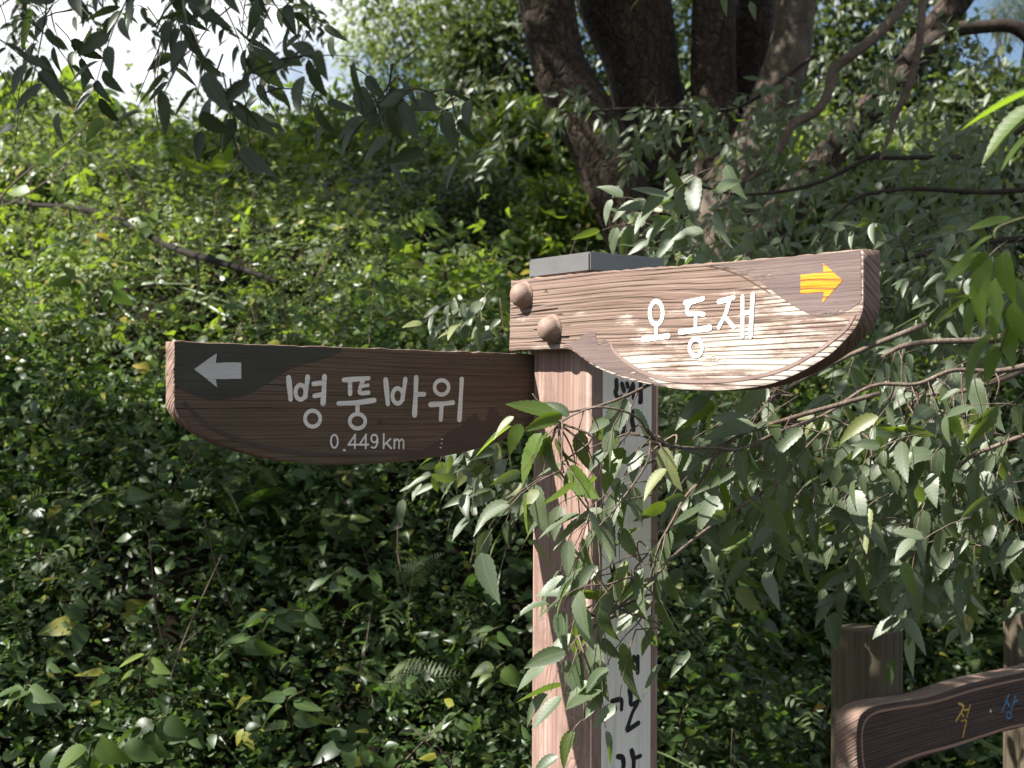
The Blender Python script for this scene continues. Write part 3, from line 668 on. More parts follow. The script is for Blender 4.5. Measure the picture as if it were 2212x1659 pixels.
# ------------------------------------------------------------------ low trail sign, lower right
c5 = Crop(3200, 2400, 4096, 2212)
D3 = 2.62; pc = at(*c5([(575, 1500)])[0], D3)
pl3 = Plane(pc, R(90 - 49.5))
low = empty('trail_sign', (pc.x, pc.y, 0), label='low dark brown trail board with yellow and blue letters on two posts', cat='trail sign')
top3 = [tuple(p) for p in catmull([(575, 1700), (562, 1500), (560, 1350), (575, 1205), (612, 1122), (680, 1070), (780, 1032), (900, 1010), (1100, 985), (1250, 958), (1400, 912), (1600, 842), (1800, 790), (2000, 750), (2212, 705), (2700, 590)], 4)]
bot3 = [tuple(p) for p in catmull([(2700, 1130), (2212, 1262), (2000, 1315), (1800, 1378), (1500, 1478), (1200, 1575), (1000, 1648), (850, 1710), (720, 1770), (640, 1790), (590, 1760)], 4)]
board3 = slab('sign_board', pl3, P(pl3, c5, top3 + bot3), .055, MT['board3'], MT['edge'], low, .008)
glyph('border_line', pl3, c5, [([(640, 1700), (618, 1560), (608, 1350), (630, 1225), (680, 1152), (780, 1100), (950, 1070), (1200, 1030), (1400, 985), (1700, 892), (2000, 820), (2212, 775), (2600, 690)], 24)], .0006, MT['stripe3'], board3)
glyph('border_line', pl3, c5, [([(720, 1725), (880, 1655), (1000, 1592), (1200, 1520), (1500, 1440), (1800, 1342), (2050, 1262), (2212, 1228), (2600, 1120)], 28)], .0006, MT['stripe3'], board3)
glyph('letter', pl3, c5, [([(1565, 1020), (1612, 1045), (1598, 1090), (1538, 1195)], 24), ([(1588, 1105), (1612, 1150)], 20), ([(1678, 1035), (1645, 1155)], 16), ([(1618, 1088), (1658, 1080)], 18), ([(1592, 1195), (1638, 1188), (1622, 1270), (1605, 1350)], 20)], .0006, MT['p_ochre'], board3, label='yellow painted letter')
glyph('letter', pl3, c5, [([(2058, 935), (2030, 1010), (1992, 1100)], 18), ([(2038, 1005), (2068, 1045)], 18), ([(2122, 950), (2085, 1085)], 18), ([(2110, 1010), (2142, 990)], 16), ('ring', 2060, 1138, 24, 32, 16)], .0006, MT['p_blue'], board3, label='blue painted letter')
patch('paint_speck', pl3, P(pl3, c5, [(1870, 1100), (1880, 1072), (1890, 1100), (1880, 1115)]), .0006, MT['p_grey'], board3)
for (xc, yt, lx, ly) in ((800, 340, .082, .125), (2480, 60, .082, .125)):
    cx_, zt = pl3.uv(*c5([(xc, yt)])[0], -.059)
    m_ = pl3.M @ Matrix.Translation((cx_ + lx / 2, .055 + .004 + ly / 2, 0))
    rounded_box('post', lx, ly, -.3 - pc.z, zt, .006, MT['post3'], m_, low, 2, .004)

# ------------------------------------------------------------------ leafy sprays
def perp_normal(A, bias, spread):
    n = len(A); return norm(np.asarray(bias)[None] + rng.normal(0, spread, (n, 3)))
TOCAM = np.array([-.05, -.9, .35])
def spray(tw, lv, start, d, length, droop=.9, leaf=(.055, .08), step=.02, rad=.0011, bias=(-.48, -.74, .46), spread=.5, lean=(-.35, -.1, -.8), bare=.15):
    """a hanging twig with alternate leaves"""
    n = max(4, int(length / .03)); P = [np.array(start, float)]; d = norm(np.array(d, float))
    for i in range(n):
        d = norm(d + np.array([0, 0, -droop / n]) + rng.normal(0, .09, 3)); P.append(P[-1] + d * length / n)
    P = np.array(P); tw.add(P, np.linspace(rad, rad * .45, len(P)), 4)
    s = np.linspace(0, 1, len(P)); m = max(2, int(length * (1 - bare) / step))
    tt = np.clip(bare + (1 - bare) * (np.arange(m) + rng.uniform(.2, .8, m)) / m, 0, 1); tt[-1] = 1.
    B = np.stack([np.interp(tt, s, P[:, k]) for k in range(3)], 1)
    T = norm(np.gradient(P, axis=0)); Tt = np.stack([np.interp(tt, s, T[:, k]) for k in range(3)], 1)
    side = norm(np.cross(Tt, np.array([.25, -.9, .3])[None])) * np.where(np.arange(m) % 2, 1., -1.)[:, None]
    A = norm(Tt * .4 + side * .75 + np.asarray(lean)[None] * .8 + rng.normal(0, .34, (m, 3)))
    L = rng.uniform(leaf[0], leaf[1], m) * (1 - .15 * tt)
    lv.add(B + A * .004, A, perp_normal(A, bias, spread), L)
def inside(poly, x, y):
    poly = np.asarray(poly, float); c = np.zeros(np.shape(x), bool); j = len(poly) - 1
    for i in range(len(poly)):
        xi, yi = poly[i]; xj, yj = poly[j]
        c ^= ((yi > y) != (yj > y)) & (x < (xj - xi) * (y - yi) / (yj - yi + 1e-9) + xi); j = i
    return c
def sample_poly(poly, n):
    p = np.asarray(poly, float); lo, hi = p.min(0), p.max(0); out = []
    while len(out) < n:
        q = rng.uniform(lo, hi, (n * 3, 2)); out += [tuple(v) for v in q[inside(p, q[:, 0], q[:, 1])]]
    return out[:n]
def pick_large(D, n, must=None):
    """the n leaves that show largest in the picture"""
    x, y, z = project(D[:, :3] + D[:, 3:6] * D[:, 9:10] * .5)
    size = D[:, 9] / np.maximum(z, .2); ok = (z > .3) & (x > -20) & (x < W + 20) & (y > -20) & (y < H + 20)
    sc = np.where(ok, size, -1); idx = np.argsort(-sc)[:n]; idx = idx[sc[idx] > 0]
    m = np.zeros(len(D), bool); m[idx] = True; return m

def limb(pts, d):                    # traced limb: list of (x, y, width px) at depth d (or per point)
    out, rad = [], []
    for i, p in enumerate(pts):
        dd = d if np.isscalar(d) else d[i]
        q = at(p[0], p[1], dd); out.append(tuple(q)); rad.append(p[2] * .5 * dd / F)
    n = 6; C = catmull(out, n); r_ = np.interp(np.arange(len(C)) / n, np.arange(len(rad)), rad)
    return C, r_

# ---- the zelkova behind the signpost
zb = at(1500, 640, 6.1)
zel = empty('zelkova_tree', (zb.x, zb.y, float(terrain(zb.x, zb.y))), label='many-stemmed zelkova tree with drooping leafy branches behind the signpost', cat='tree')
def trunk(pts, d, mat, parent, wob=.10, seed=1, sides=18, name='trunk'):
    C, r_ = limb(pts, d); V, Fc, U = tube_arrays(C, r_, sides, wob, seed)
    r2 = np.random.default_rng(seed)
    return link(name, npmesh(name, V, Fc, mat, U), parent)
trunk([(1140, -420, 105), (1160, -180, 112), (1179, 0, 122), (1203, 130, 122), (1233, 195, 126), (1287, 293, 130), (1338, 423, 138), (1385, 530, 150), (1450, 680, 190)], 6.0, MT['bark'], zel, .06, 1)
trunk([(1290, -420, 150), (1330, -150, 175), (1350, 0, 195), (1378, 110, 170), (1400, 220, 160), (1430, 360, 170), (1470, 500, 190), (1500, 700, 240)], 6.25, MT['bark'], zel, .10, 2)
trunk([(1560, -420, 75), (1548, -150, 84), (1542, 0, 90), (1540, 150, 96), (1545, 300, 110), (1548, 450, 150), (1540, 680, 200)], 6.1, MT['bark'], zel, .08, 3)
trunk([(1680, -420, 70), (1650, -150, 80), (1634, 0, 90), (1622, 150, 96), (1600, 300, 110), (1570, 450, 140), (1550, 680, 180)], 6.3, MT['bark'], zel, .08, 4)
trunk([(1800, -420, 80), (1750, -150, 90), (1722, 0, 88), (1706, 120, 90), (1672, 230, 100), (1628, 330, 120), (1585, 430, 150), (1550, 700, 200)], 5.95, MT['bark2'], zel, .14, 5)
trunk([(2180, -160, 60), (2060, 10, 62), (1960, 150, 62), (1875, 240, 62), (1800, 325, 66), (1735, 410, 74), (1640, 520, 90)], 5.4, MT['bark'], zel, .06, 6)
br = {}
def branch(key, pts, d, mat='darktwig', parent=zel, seed=0, wob=.08, sides=8):
    C, r_ = limb(pts, d); T = Tubes(); T.add(C, r_, sides, wob, seed); br[key] = (C, T, mat, parent); return C
branch('a', [(2260, 130, 34), (2200, 62, 32), (2120, 58, 30), (2040, 72, 34), (1965, 135, 40)], 5.2)
branch('b', [(2000, -120, 20), (1993, 0, 18), (1985, 100, 18), (1962, 190, 17), (1935, 245, 15), (1922, 290, 12), (1900, 350, 6)], 3.6, 'twig')
branch('c', [(2010, -100, 26), (1950, 10, 24), (1895, 75, 24), (1845, 115, 22), (1800, 150, 22), (1790, 195, 22), (1765, 240, 20), (1712, 270, 19), (1688, 315, 17), (1660, 350, 13), (1610, 395, 8)], 4.2, 'twig')
branch('d', [(2300, 505, 16), (2212, 515, 15), (2080, 528, 14), (1960, 560, 11), (1890, 580, 10), (1820, 640, 7)], 3.3)
branch('e', [(2280, 405, 12), (2120, 415, 11), (1990, 408, 11), (1900, 415, 10), (1850, 428, 9), (1800, 470, 7), (1770, 520, 5)], 3.4)
branch('f', [(2330, 700, 24), (2212, 720, 20), (2120, 735, 16), (2020, 738, 13), (1950, 748, 11), (1905, 772, 8)], 2.5, 'twig')
branch('g', [(2330, 760, 20), (2170, 800, 12), (2060, 800, 10), (1980, 830, 9), (1880, 835, 8), (1760, 905, 6), (1640, 910, 5)], 2.35, 'twig')
branch('h', [(1760, 905, 10), (1680, 935, 8), (1600, 970, 7), (1545, 968, 6.5), (1460, 965, 6.5), (1405, 940, 6), (1380, 905, 5.5), (1340, 886, 5), (1285, 880, 4.5), (1240, 896, 3.5), (1205, 912, 3)], [2.3, 2.2, 2.12, 2.05, 2.0, 1.96, 1.95, 1.94, 1.93, 1.93, 1.93], 'twig')
branch('i', [(1470, 800, 8), (1420, 822, 7.5), (1375, 845, 7), (1310, 872, 6.5), (1252, 886, 6), (1200, 890, 5), (1165, 868, 4), (1150, 850, 2.5)], [2.06, 2.02, 1.98, 1.96, 1.95, 1.95, 1.95, 1.95], 'twig')
branch('j', [(1900, 850, 10), (1720, 900, 10), (1600, 940, 8), (1545, 985, 8), (1520, 1030, 7.5), (1480, 1075, 7), (1450, 1130, 6), (1420, 1180, 4)], 2.15, 'twig')
branch('k', [(1700, 1030, 9), (1560, 1120, 8), (1450, 1205, 7), (1425, 1235, 7), (1380, 1275, 6.5), (1310, 1332, 5.5), (1258, 1370, 5), (1238, 1378, 4)], [2.3, 2.15, 2.02, 2.0, 1.97, 1.95, 1.94, 1.94], 'twig')
branch('l', [(2330, 640, 14), (2240, 780, 12), (2100, 840, 10), (1985, 860, 9), (1950, 930, 7), (1925, 1010, 6)], 2.45, 'twig')
branch('m', [(2330, 900, 12), (2160, 960, 9), (2080, 1000, 8), (2030, 1080, 6), (2000, 1180, 5)], 2.4, 'twig')
branch('n', [(2000, 700, 12), (1830, 770, 10), (1700, 840, 8), (1640, 890, 6), (1620, 1000, 5)], 2.7, 'twig')
branch('o', [(1900, 330, 10), (1750, 400, 9), (1600, 420, 7), (1480, 400, 6), (1380, 440, 4)], 3.3)
branch('p', [(1760, 120, 10), (1600, 230, 8), (1480, 235, 7), (1350, 235, 6), (1230, 245, 4)], 4.6)
branch('q', [(1560, 640, 9), (1450, 560, 7), (1400, 590, 5), (1310, 560, 4)], 2.9)
branch('r', [(2260, 240, 16), (2120, 330, 13), (1980, 340, 11), (1850, 340, 8)], 4.0)
ZL = {k: Leaves() for k in br}; LT = Tubes()
def fill(key, poly, n, dep, L, leaf, stepk=.02, d0=(-.4, -.1, -.2), **k):
    for x, y in sample_poly(poly, n):
        p = at(x, y, rng.uniform(*dep)); dd = np.array(d0) + rng.normal(0, .35, 3)
        C = br[key][0]; j = int(np.argmin(np.linalg.norm(C - np.array(p), axis=1))); B_ = C[j]; ds = np.linalg.norm(B_ - np.array(p))
        if ds < .16: br[key][1].add(catmull([B_, (B_ + np.array(p)) / 2 + np.array([0, 0, .12 * ds]) + rng.normal(0, .02, 3), np.array(p)], 4), np.linspace(.0019, .0013, 9), 4)
        spray(br[key][1] if ds < .16 else LT, ZL[key], p, dd, rng.uniform(*L), leaf=leaf, step=stepk, **k)
def along(key, n, t0, t1, L, leaf, d0=(-.3, -.2, -.6), stepk=.022, **k):
    C = br[key][0]
    for t in np.sort(rng.uniform(t0, t1, n)):
        i = t * (len(C) - 1); p = C[int(i)] + (C[min(int(i) + 1, len(C) - 1)] - C[int(i)]) * (i % 1)
        spray(br[key][1], ZL[key], p, np.array(d0) + rng.normal(0, .35, 3), rng.uniform(*L), leaf=leaf, step=stepk, **k)
big = (.042, .09); mid = (.038, .075)
along('h', 4, .6, 1, (.06, .12), big, stepk=.036); along('h', 4, .1, .5, (.06, .12), big, stepk=.036)
along('i', 3, .15, .6, (.04, .09), big, stepk=.03); along('j', 7, .3, 1, (.08, .16), big, stepk=.036)
along('k', 8, .35, 1, (.06, .15), big, stepk=.036); along('g', 10, .2, 1, (.1, .22), big, stepk=.034); along('f', 8, .2, 1, (.1, .2), big, stepk=.034)
along('l', 7, .3, 1, (.1, .2), big, stepk=.03); along('m', 8, .2, 1, (.1, .2), big, stepk=.03); along('n', 7, .2, 1, (.1, .2), big, stepk=.03)
fill('h', [(1250, 960), (1440, 930), (1430, 1130), (1240, 1120), (1200, 1010)], 16, (1.82, 2.06), (.08, .16), (.055, .095), .038)
fill('k', [(1270, 1180), (1430, 1180), (1400, 1380), (1260, 1380)], 11, (1.82, 2.06), (.08, .15), (.055, .095), .038)
fill('k', [(1275, 1480), (1310, 1460), (1310, 1540), (1260, 1560)], 2, (1.88, 1.95), (.04, .07), big, .03)
fill('g', [(1480, 850), (1900, 800), (2230, 780), (2230, 1180), (1950, 1190), (1800, 1100), (1650, 1080), (1480, 1030)], 165, (2.05, 3.5), (.10, .24), (.046, .092), .034)
fill('l', [(1480, 900), (2230, 850), (2230, 1220), (1900, 1220), (1700, 1140), (1480, 1140)], 12, (3.2, 3.8), (.12, .24), mid)
fill('m', [(1800, 1100), (2230, 1050), (2230, 1240), (1850, 1230)], 12, (2.3, 2.6), (.08, .16), big)
fill('q', [(880, 940), (1130, 940), (1130, 1050), (1000, 1030)], 16, (2.5, 3.0), (.08, .16), mid)
fill('q', [(1020, 620), (1130, 600), (1130, 720), (1040, 740)], 9, (2.8, 3.2), (.1, .16), mid)
fill('o', [(1440, 330), (1560, 340), (1580, 440), (1490, 450)], 7, (2.4, 2.75), (.06, .12), (.07, .10), .03)
fill('o', [(1430, 350), (1520, 330), (1580, 560), (1450, 560)], 14, (2.7, 3.1), (.1, .18), (.06, .09))
fill('d', [(1450, 540), (1650, 480), (1900, 500), (2230, 420), (2230, 760), (1920, 760), (1900, 540), (1500, 590)], 130, (2.9, 3.9), (.12, .24), mid)
fill('e', [(1550, 380), (1800, 330), (2230, 250), (2230, 560), (1900, 560), (1600, 520)], 170, (3.6, 4.8), (.14, .26), mid)
fill('p', [(1160, 160), (1300, 200), (1800, 190), (1780, 330), (1470, 330), (1340, 260), (1180, 220)], 62, (4.3, 5.2), (.12, .22), (.05, .07))
fill('r', [(1750, 120), (1960, 60), (2230, 120), (2230, 330), (1780, 330)], 60, (4.2, 5.4), (.15, .3), mid)
fill('p', [(960, 120), (1130, 130), (1170, 300), (1100, 320), (1000, 250)], 20, (4.8, 6.0), (.12, .25), (.05, .07))
# crown above the picture
fo = Leaves(); tw_ = Tubes()
for _ in range(420):
    c = np.array([rng.uniform(.2, 4.5), rng.uniform(4.2, 9.0), rng.uniform(3.9, 6.5)])
    x, y, z = project(c[None])
    if y[0] > -60 and c[1] < 9: continue
    m = 14; q = c + rng.normal(0, .22, (m, 3)); A = norm(rng.normal(0, .6, (m, 3)) + np.array([-.2, 0, -.7])); fo.add(q, A, perp_normal(A, (0, 0, 1), .6), rng.uniform(.06, .09, m))
def crown(n, box, t, sig, leaf, per, store):   # unseen leaf clumps added up-sun of a place to shade it
    for _ in range(n):
        p = np.array([rng.uniform(*b_) for b_ in box]); c = p + np.array(SUN) * rng.uniform(*t)
        x, y, z = project(c[None])
        if z[0] > .2 and -130 < x[0] < W + 130 and -110 < y[0] < H: continue
        q = c + rng.normal(0, sig, (per, 3)); A = norm(rng.normal(0, .6, (per, 3)) + np.array([-.1, 0, -.6]))
        store.add(q, A, perp_normal(A, (-.3, 0, 1), .5), rng.uniform(leaf[0], leaf[1], per))
crown(260, ((.3, 1.5), (5.8, 6.5), (2.9, 3.8)), (1.2, 4.), .2, (.06, .09), 20, fo)  # unseen clumps added to shade the upper trunks
crown(430, ((.6, 1.8), (2.95, 4.6), (1.9, 2.7)), (1.5, 4.), .2, (.06, .09), 20, fo)  # unseen clumps added to shade the upper right foliage
def clear_sun(D):                    # keep the boards and the hanging branch in the open gap between the crowns
    S_ = np.array(SUN); P_ = D[:, :3]; n_ = np.array(plA.y); O_ = np.array(plA.O)
    t_ = ((P_ - O_) @ n_) / (S_ @ n_); Q = P_ - S_ * t_[:, None]; u_ = (Q - O_) @ np.array(plA.u)
    bad = (t_ > .02) & (u_ > -.22) & (u_ < .66) & (Q[:, 2] > 1.58) & (Q[:, 2] < 1.92)
    far = P_[:, 0] < -1.
    bad |= far & (u_ > -.24) & (u_ < .1) & (Q[:, 2] > .3) & (Q[:, 2] < 1.95)
    be = np.array(plB.M @ Vector((PB[4][0], 0, 1.66))); dv = P_ - be; tt_ = dv @ S_; bad |= (tt_ > .05) & (np.linalg.norm(dv - tt_[:, None] * S_, axis=1) < .2)
    t3 = (P_[:, 0] - .15) / S_[0]; Q3 = P_ - S_ * t3[:, None]; bad |= (P_[:, 0] < -.3) & (Q3[:, 1] > 1.72) & (Q3[:, 1] < 2.2) & (Q3[:, 2] > .85) & (Q3[:, 2] < 1.7)
    t2 = (P_[:, 0] - .8) / S_[0]; Q2 = P_ - S_ * t2[:, None]
    bad |= (Q2[:, 1] > 1.9) & (Q2[:, 1] < 3.5) & (Q2[:, 2] > 1.04) & (Q2[:, 2] < 1.75) & far & (rng.random(len(P_)) < .9)
    return D[~bad]

allz = {k: clear_sun(v.arr()) for k, v in ZL.items()}
keys = list(allz); cat_ = np.concatenate([allz[k] for k in keys]); own = np.concatenate([np.full(len(allz[k]), i) for i, k in enumerate(keys)])
m = pick_large(cat_, 300)
for i, k in enumerate(keys):
    C, T, mat, par = br[k]
    b = link('branch', T.mesh('branch', MT[mat]), par)
    for d in cat_[m & (own == i)]: leaf_obj(b, d, T_ZEL, 'zel' if rng.random() > .06 else 'fresh')
rest = cat_[~m]; x, y, z = project(rest[:, :3]); near = z < 3.4
link('foliage', leaf_mesh('foliage', rest[near], T_ZEL, MT['zel']), zel, kind='stuff')
link('foliage', leaf_mesh('foliage', np.concatenate([rest[~near], fo.arr()]), T_ZLO, MT['zel']), zel, kind='stuff')
link('twigs', LT.mesh('twigs', MT['twig']), zel, kind='stuff')
print('zelkova leaves', len(cat_))

# ---- overhanging tree: stands left of the frame, twigs come in from above
ov = empty('overhanging_tree', (-6.2, 4.0, float(terrain(-6.2, 4.0))), label='shade tree left of view whose dark twigs hang in at upper left', cat='tree')
T = Tubes(); T.add(catmull([(-6.2, 4.0, 0.2), (-6.1, 4.0, 2), (-5.9, 3.9, 3.6), (-5.4, 3.8, 5.2), (-5, 3.7, 6.6)], 5), np.linspace(.2, .07, 21), 14, .08, 4)
link('trunk', T.mesh('trunk', MT['bark']), ov)
OL, OT, OT2 = Leaves(), Tubes(), Tubes()
for p in ([(-5.7, 3.9, 4.2), (-4, 3.6, 4.3), (-2.4, 3.0, 3.6), (-1.3, 2.7, 2.9), (-.5, 2.6, 2.62)], [(-5.6, 3.8, 4.6), (-4, 3.9, 4.6), (-2.5, 3.7, 4.0), (-1.2, 3.3, 3.3), (-.3, 3.0, 2.75), (.15, 2.9, 2.5)], [(-5.5, 3.8, 4.9), (-3.8, 3.0, 4.6), (-2.4, 2.6, 3.5), (-1.4, 2.4, 2.7)]):
    C = catmull(p, 6); OT.add(C, np.linspace(.035, .004, len(C)), 7, .05)
def ofill(poly, n, dep, L, leaf, **k):
    for x, y in sample_poly(poly, n):
        spray(OT2, OL, at(x, y, rng.uniform(*dep)), np.array([.1, -.1, -.3]) + rng.normal(0, .4, 3), rng.uniform(*L), leaf=leaf, lean=(.0, -.05, -.9), **k)
nl = (.028, .047)
ofill([(-60, -120), (200, -120), (210, 60), (150, 110), (-60, 100)], 16, (1.35, 1.8), (.07, .14), nl, step=.014)
ofill([(230, -120), (560, -120), (540, 60), (430, 130), (300, 60)], 24, (1.35, 1.8), (.07, .15), nl, step=.014)
ofill([(400, 60), (560, 60), (600, 200), (500, 210)], 12, (1.25, 1.5), (.06, .11), (.036, .058))
ofill([(620, 150), (800, 120), (1000, 180), (960, 230), (680, 240)], 15, (1.35, 1.6), (.05, .09), (.036, .058))
ofill([(560, -40), (680, -40), (680, 120), (600, 110)], 10, (5, 6), (.2, .3), (.05, .07))
ofill([(-80, -80), (650, -80), (640, 40), (-80, 40)], 16, (4.2, 5.5), (.2, .35), (.05, .07))
ofill([(-80, -80), (600, -80), (560, 60), (-80, 60)], 8, (2.2, 3), (.15, .2), (.05, .07))
CL = Leaves()
crown(105, ((-2.2, .3), (3.2, 4.5), (.5, 1.5)), (3.2, 6.5), .2, (.07, .11), 26, CL)     # over the bank
crown(130, ((.3, 1.8), (3.6, 5.4), (.2, 1.3)), (3.5, 6.5), .22, (.07, .11), 24, CL)
crown(560, ((-1.15, .3), (6.1, 8.8), (2.2, 3.1)), (4.2, 7.5), .26, (.10, .15), 26, CL)      # added to shade the hollow
crown(90, ((-.75, .05), (1.3, 1.7), (1.98, 2.3)), (2.5, 4.5), .17, (.07, .11), 22, CL)  # added to shade the hanging twigs
crown(55, ((.9, 1.25), (2.68, 2.92), (.5, .95)), (2.5, 5), .14, (.07, .11), 20, CL)  # added to shade the low trail sign
for _ in range(420):                 # unseen leaf clumps added overhead to cut skylight
    c = np.array([rng.uniform(-1.85, 1.3), rng.uniform(-.3, 4.6), rng.uniform(4.4, 5.5)])
    m = 20; q = c + rng.normal(0, .22, (m, 3)); A = norm(rng.normal(0, .6, (m, 3)) + np.array([-.1, 0, -.6])); CL.add(q, A, perp_normal(A, (-.3, 0, 1), .5), rng.uniform(.09, .14, m))
D = clear_sun(OL.arr()); CLD = clear_sun(CL.arr()); m = pick_large(D, 300)
b = link('branch', OT.mesh('branch', MT['darktwig']), ov); link('twigs', OT2.mesh('twigs', MT['darktwig']), ov, kind='stuff')
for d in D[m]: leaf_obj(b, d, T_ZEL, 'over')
link('foliage', leaf_mesh('foliage', np.concatenate([D[~m], CLD]), T_ZLO, MT['over']), ov, kind='stuff')  # also holds the unseen clumps added for shade
print('overhang leaves', len(D))

# ---- sapling at the right edge, close to the camera
sp = at(2330, 900, 1.5)
sap = empty('leafy_sapling', (sp.x + .1, sp.y, 0), label='bright green backlit sapling leaves at the right edge', cat='sapling')
T = Tubes(); T.add(catmull([(sp.x + .1, 1.5, 0), (sp.x + .08, 1.5, .8), (sp.x + .02, 1.45, 1.5), (sp.x, 1.4, 2.2)], 5), np.linspace(.012, .005, 16), 7)
link('stem', T.mesh('stem', MT['greentwig']), sap)
T = Tubes()
for p in ([(2400, 300, 1.35), (2290, 230, 1.3), (2230, 215, 1.28)], [(2400, 520, 1.4), (2260, 470, 1.35), (2160, 490, 1.33), (2150, 520, 1.33)], [(2400, 640, 1.5), (2270, 620, 1.45), (2190, 680, 1.42), (2160, 760, 1.42)]):
    C = catmull([tuple(at(*q)) for q in p], 5); T.add(C, np.linspace(.003, .0012, len(C)), 5)
sb = link('branch', T.mesh('branch', MT['greentwig']), sap)
def traced_leaf(base, tip, d, roll, bend=0., matkey='fresh', parent=None, temps=T_ZEL, name='leaf', dt=0., **k):
    a, b_ = at(*base, d), at(*tip, d + dt); A = np.array(b_ - a); L = np.linalg.norm(A); A = A / L
    n = np.array([-.2, -.9, .4]); n = n - A * n.dot(A); n /= np.linalg.norm(n); s_ = np.cross(A, n)
    N = n * math.cos(R(roll)) + s_ * math.sin(R(roll))
    dd = np.concatenate([np.array(a), A, N, [L]])
    return leaf_obj(parent, dd, temps, matkey, name, **k)
for bs, tp, d, ro in (((2235, 195), (2070, 275), 1.28, 55), ((2245, 225), (2118, 352), 1.3, 30), ((2260, 270), (2145, 340), 1.32, 62), ((2145, 508), (2055, 566), 1.33, 58), ((2135, 548), (2042, 615), 1.34, 25), ((2140, 560), (2098, 705), 1.33, 35), ((2165, 545), (2195, 660), 1.32, 15), ((2100, 640), (2015, 703), 1.4, 60), ((2105, 650), (2080, 728), 1.42, 40), ((2110, 640), (2045, 638), 1.42, 70), ((2185, 470), (2090, 505), 1.36, 40), ((2190, 600), (2225, 690), 1.36, -20), ((2150, 600), (2165, 700), 1.38, 50), ((2160, 640), (2140, 740), 1.42, 45), ((2200, 690), (2170, 760), 1.42, -40), ((2150, 720), (2055, 830), 1.44, 58), ((2160, 740), (2125, 830), 1.45, 30), ((2190, 650), (2235, 760), 1.4, 30), ((2180, 700), (2190, 800), 1.44, 0)):
    traced_leaf(bs, tp, d, ro, parent=sb)
# traced leaves by the post
hb = [o for o in zel.children if o.name.startswith('branch')][list(br).index('h')]
for bs, tp, d, ro, mk in (((1200, 895), (1090, 880), 1.93, 25, 'fresh'), ((1215, 895), (1130, 935), 1.92, -40, 'fresh'), ((1230, 900), (1165, 862), 1.94, 10, 'zel'), ((1110, 900), (1065, 950), 1.93, 20, 'zel'), ((1125, 915), (1100, 985), 1.92, -15, 'fresh'), ((1170, 935), (1115, 1045), 1.9, 30, 'fresh'), ((1185, 930), (1150, 1010), 1.9, 60, 'fresh'), ((1105, 920), (1022, 985), 1.95, 50, 'fresh'),
                         ((1530, 858), (1455, 925), 1.97, 10, 'zel'), ((1540, 865), (1480, 930), 1.98, -40, 'fresh'), ((1548, 870), (1515, 940), 1.98, 60, 'fresh'), ((1540, 845), (1440, 835), 1.95, 50, 'fresh')):
    traced_leaf(bs, tp, d, ro, parent=hb, matkey=mk)

# ------------------------------------------------------------------ ground cover on the bank and the slope above
def cover(n, xr, yr, hgt, leafL, per, temps, matkey, name, dens=None, up=.6, kind='stuff', cand=6, **k):
    if dens is None and yr[1] == 4.9: dens = lambda X, Y: smooth(4.9, 4.5, Y - 1.1 * smooth(.25, 1.1, X)) * np.clip(.62 + .75 * np.sin(X * 6.3 + 1.9 * np.sin(Y * 3.1)) * np.sin(Y * 5.2 + 1.5 * np.sin(X * 3.7)), .34, 1)
    if yr[1] == 4.9: yr = (yr[0], 6.2)
    X = rng.uniform(*xr, n * cand); Y = rng.uniform(*yr, n * cand)
    P = np.stack([X, Y, terrain(X, Y)], 1); ok = inview(P, 320, 300)
    if dens is not None: ok &= rng.random(len(X)) < dens(X, Y)
    P = P[ok][:n]; X, Y = P[:, 0], P[:, 1]; N = tnormal(X, Y); m = len(P)
    lump = .5 + .5 * np.sin(X * 5.1 + 2.2 * np.sin(Y * 2.3)) * np.sin(Y * 4.3 + 1.7 * np.sin(X * 2.9 + 1)); lump2 = .5 + .5 * np.sin(X * 11.3 + Y * 4.1) * np.cos(Y * 9.7 - X * 3.3)
    S = norm(N * .55 + np.array([0, 0, up]) + rng.normal(0, .28, (m, 3))); Hh = rng.uniform(hgt[0], hgt[1], m) * (.35 + 1.1 * lump + .5 * lump2)
    LV = Leaves(); size = rng.lognormal(0, .28, m)
    for j in range(per):
        t = (j + rng.uniform(0, 1, m)) / per
        Q = P + S * (Hh * t)[:, None] + rng.normal(0, .02, (m, 3))
        az = rng.uniform(0, 6.283, m)
        A = norm(np.stack([np.cos(az), np.sin(az), rng.uniform(-.9, .5, m)], 1) + N * .25)
        Nn = norm(np.array([-.25, -.35, .7])[None] + N * .5 + rng.normal(0, .75, (m, 3)))
        LV.add(Q, A, Nn, rng.uniform(leafL[0], leafL[1], m) * size)
    D = LV.arr(); link(name, leaf_mesh(name, D, temps, MT[matkey]), kind=kind, **k); return len(D)
tot = 0
# shaded bank
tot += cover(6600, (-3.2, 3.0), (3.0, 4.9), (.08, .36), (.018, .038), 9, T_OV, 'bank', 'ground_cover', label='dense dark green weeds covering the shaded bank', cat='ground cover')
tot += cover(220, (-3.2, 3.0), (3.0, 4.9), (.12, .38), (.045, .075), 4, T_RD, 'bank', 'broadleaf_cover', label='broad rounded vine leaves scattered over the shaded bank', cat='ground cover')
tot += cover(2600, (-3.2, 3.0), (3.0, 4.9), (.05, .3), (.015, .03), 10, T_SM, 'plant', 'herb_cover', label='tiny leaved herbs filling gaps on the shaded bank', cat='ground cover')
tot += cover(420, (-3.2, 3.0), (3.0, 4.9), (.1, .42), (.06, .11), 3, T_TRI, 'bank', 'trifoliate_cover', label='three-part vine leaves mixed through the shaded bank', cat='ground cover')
tot += cover(420, (-3.2, 3.0), (3.0, 4.9), (.1, .4), (.07, .13), 3, T_PIN, 'fern', 'feathery_cover', label='feathery compound leaves mixed through the shaded bank', cat='ground cover')
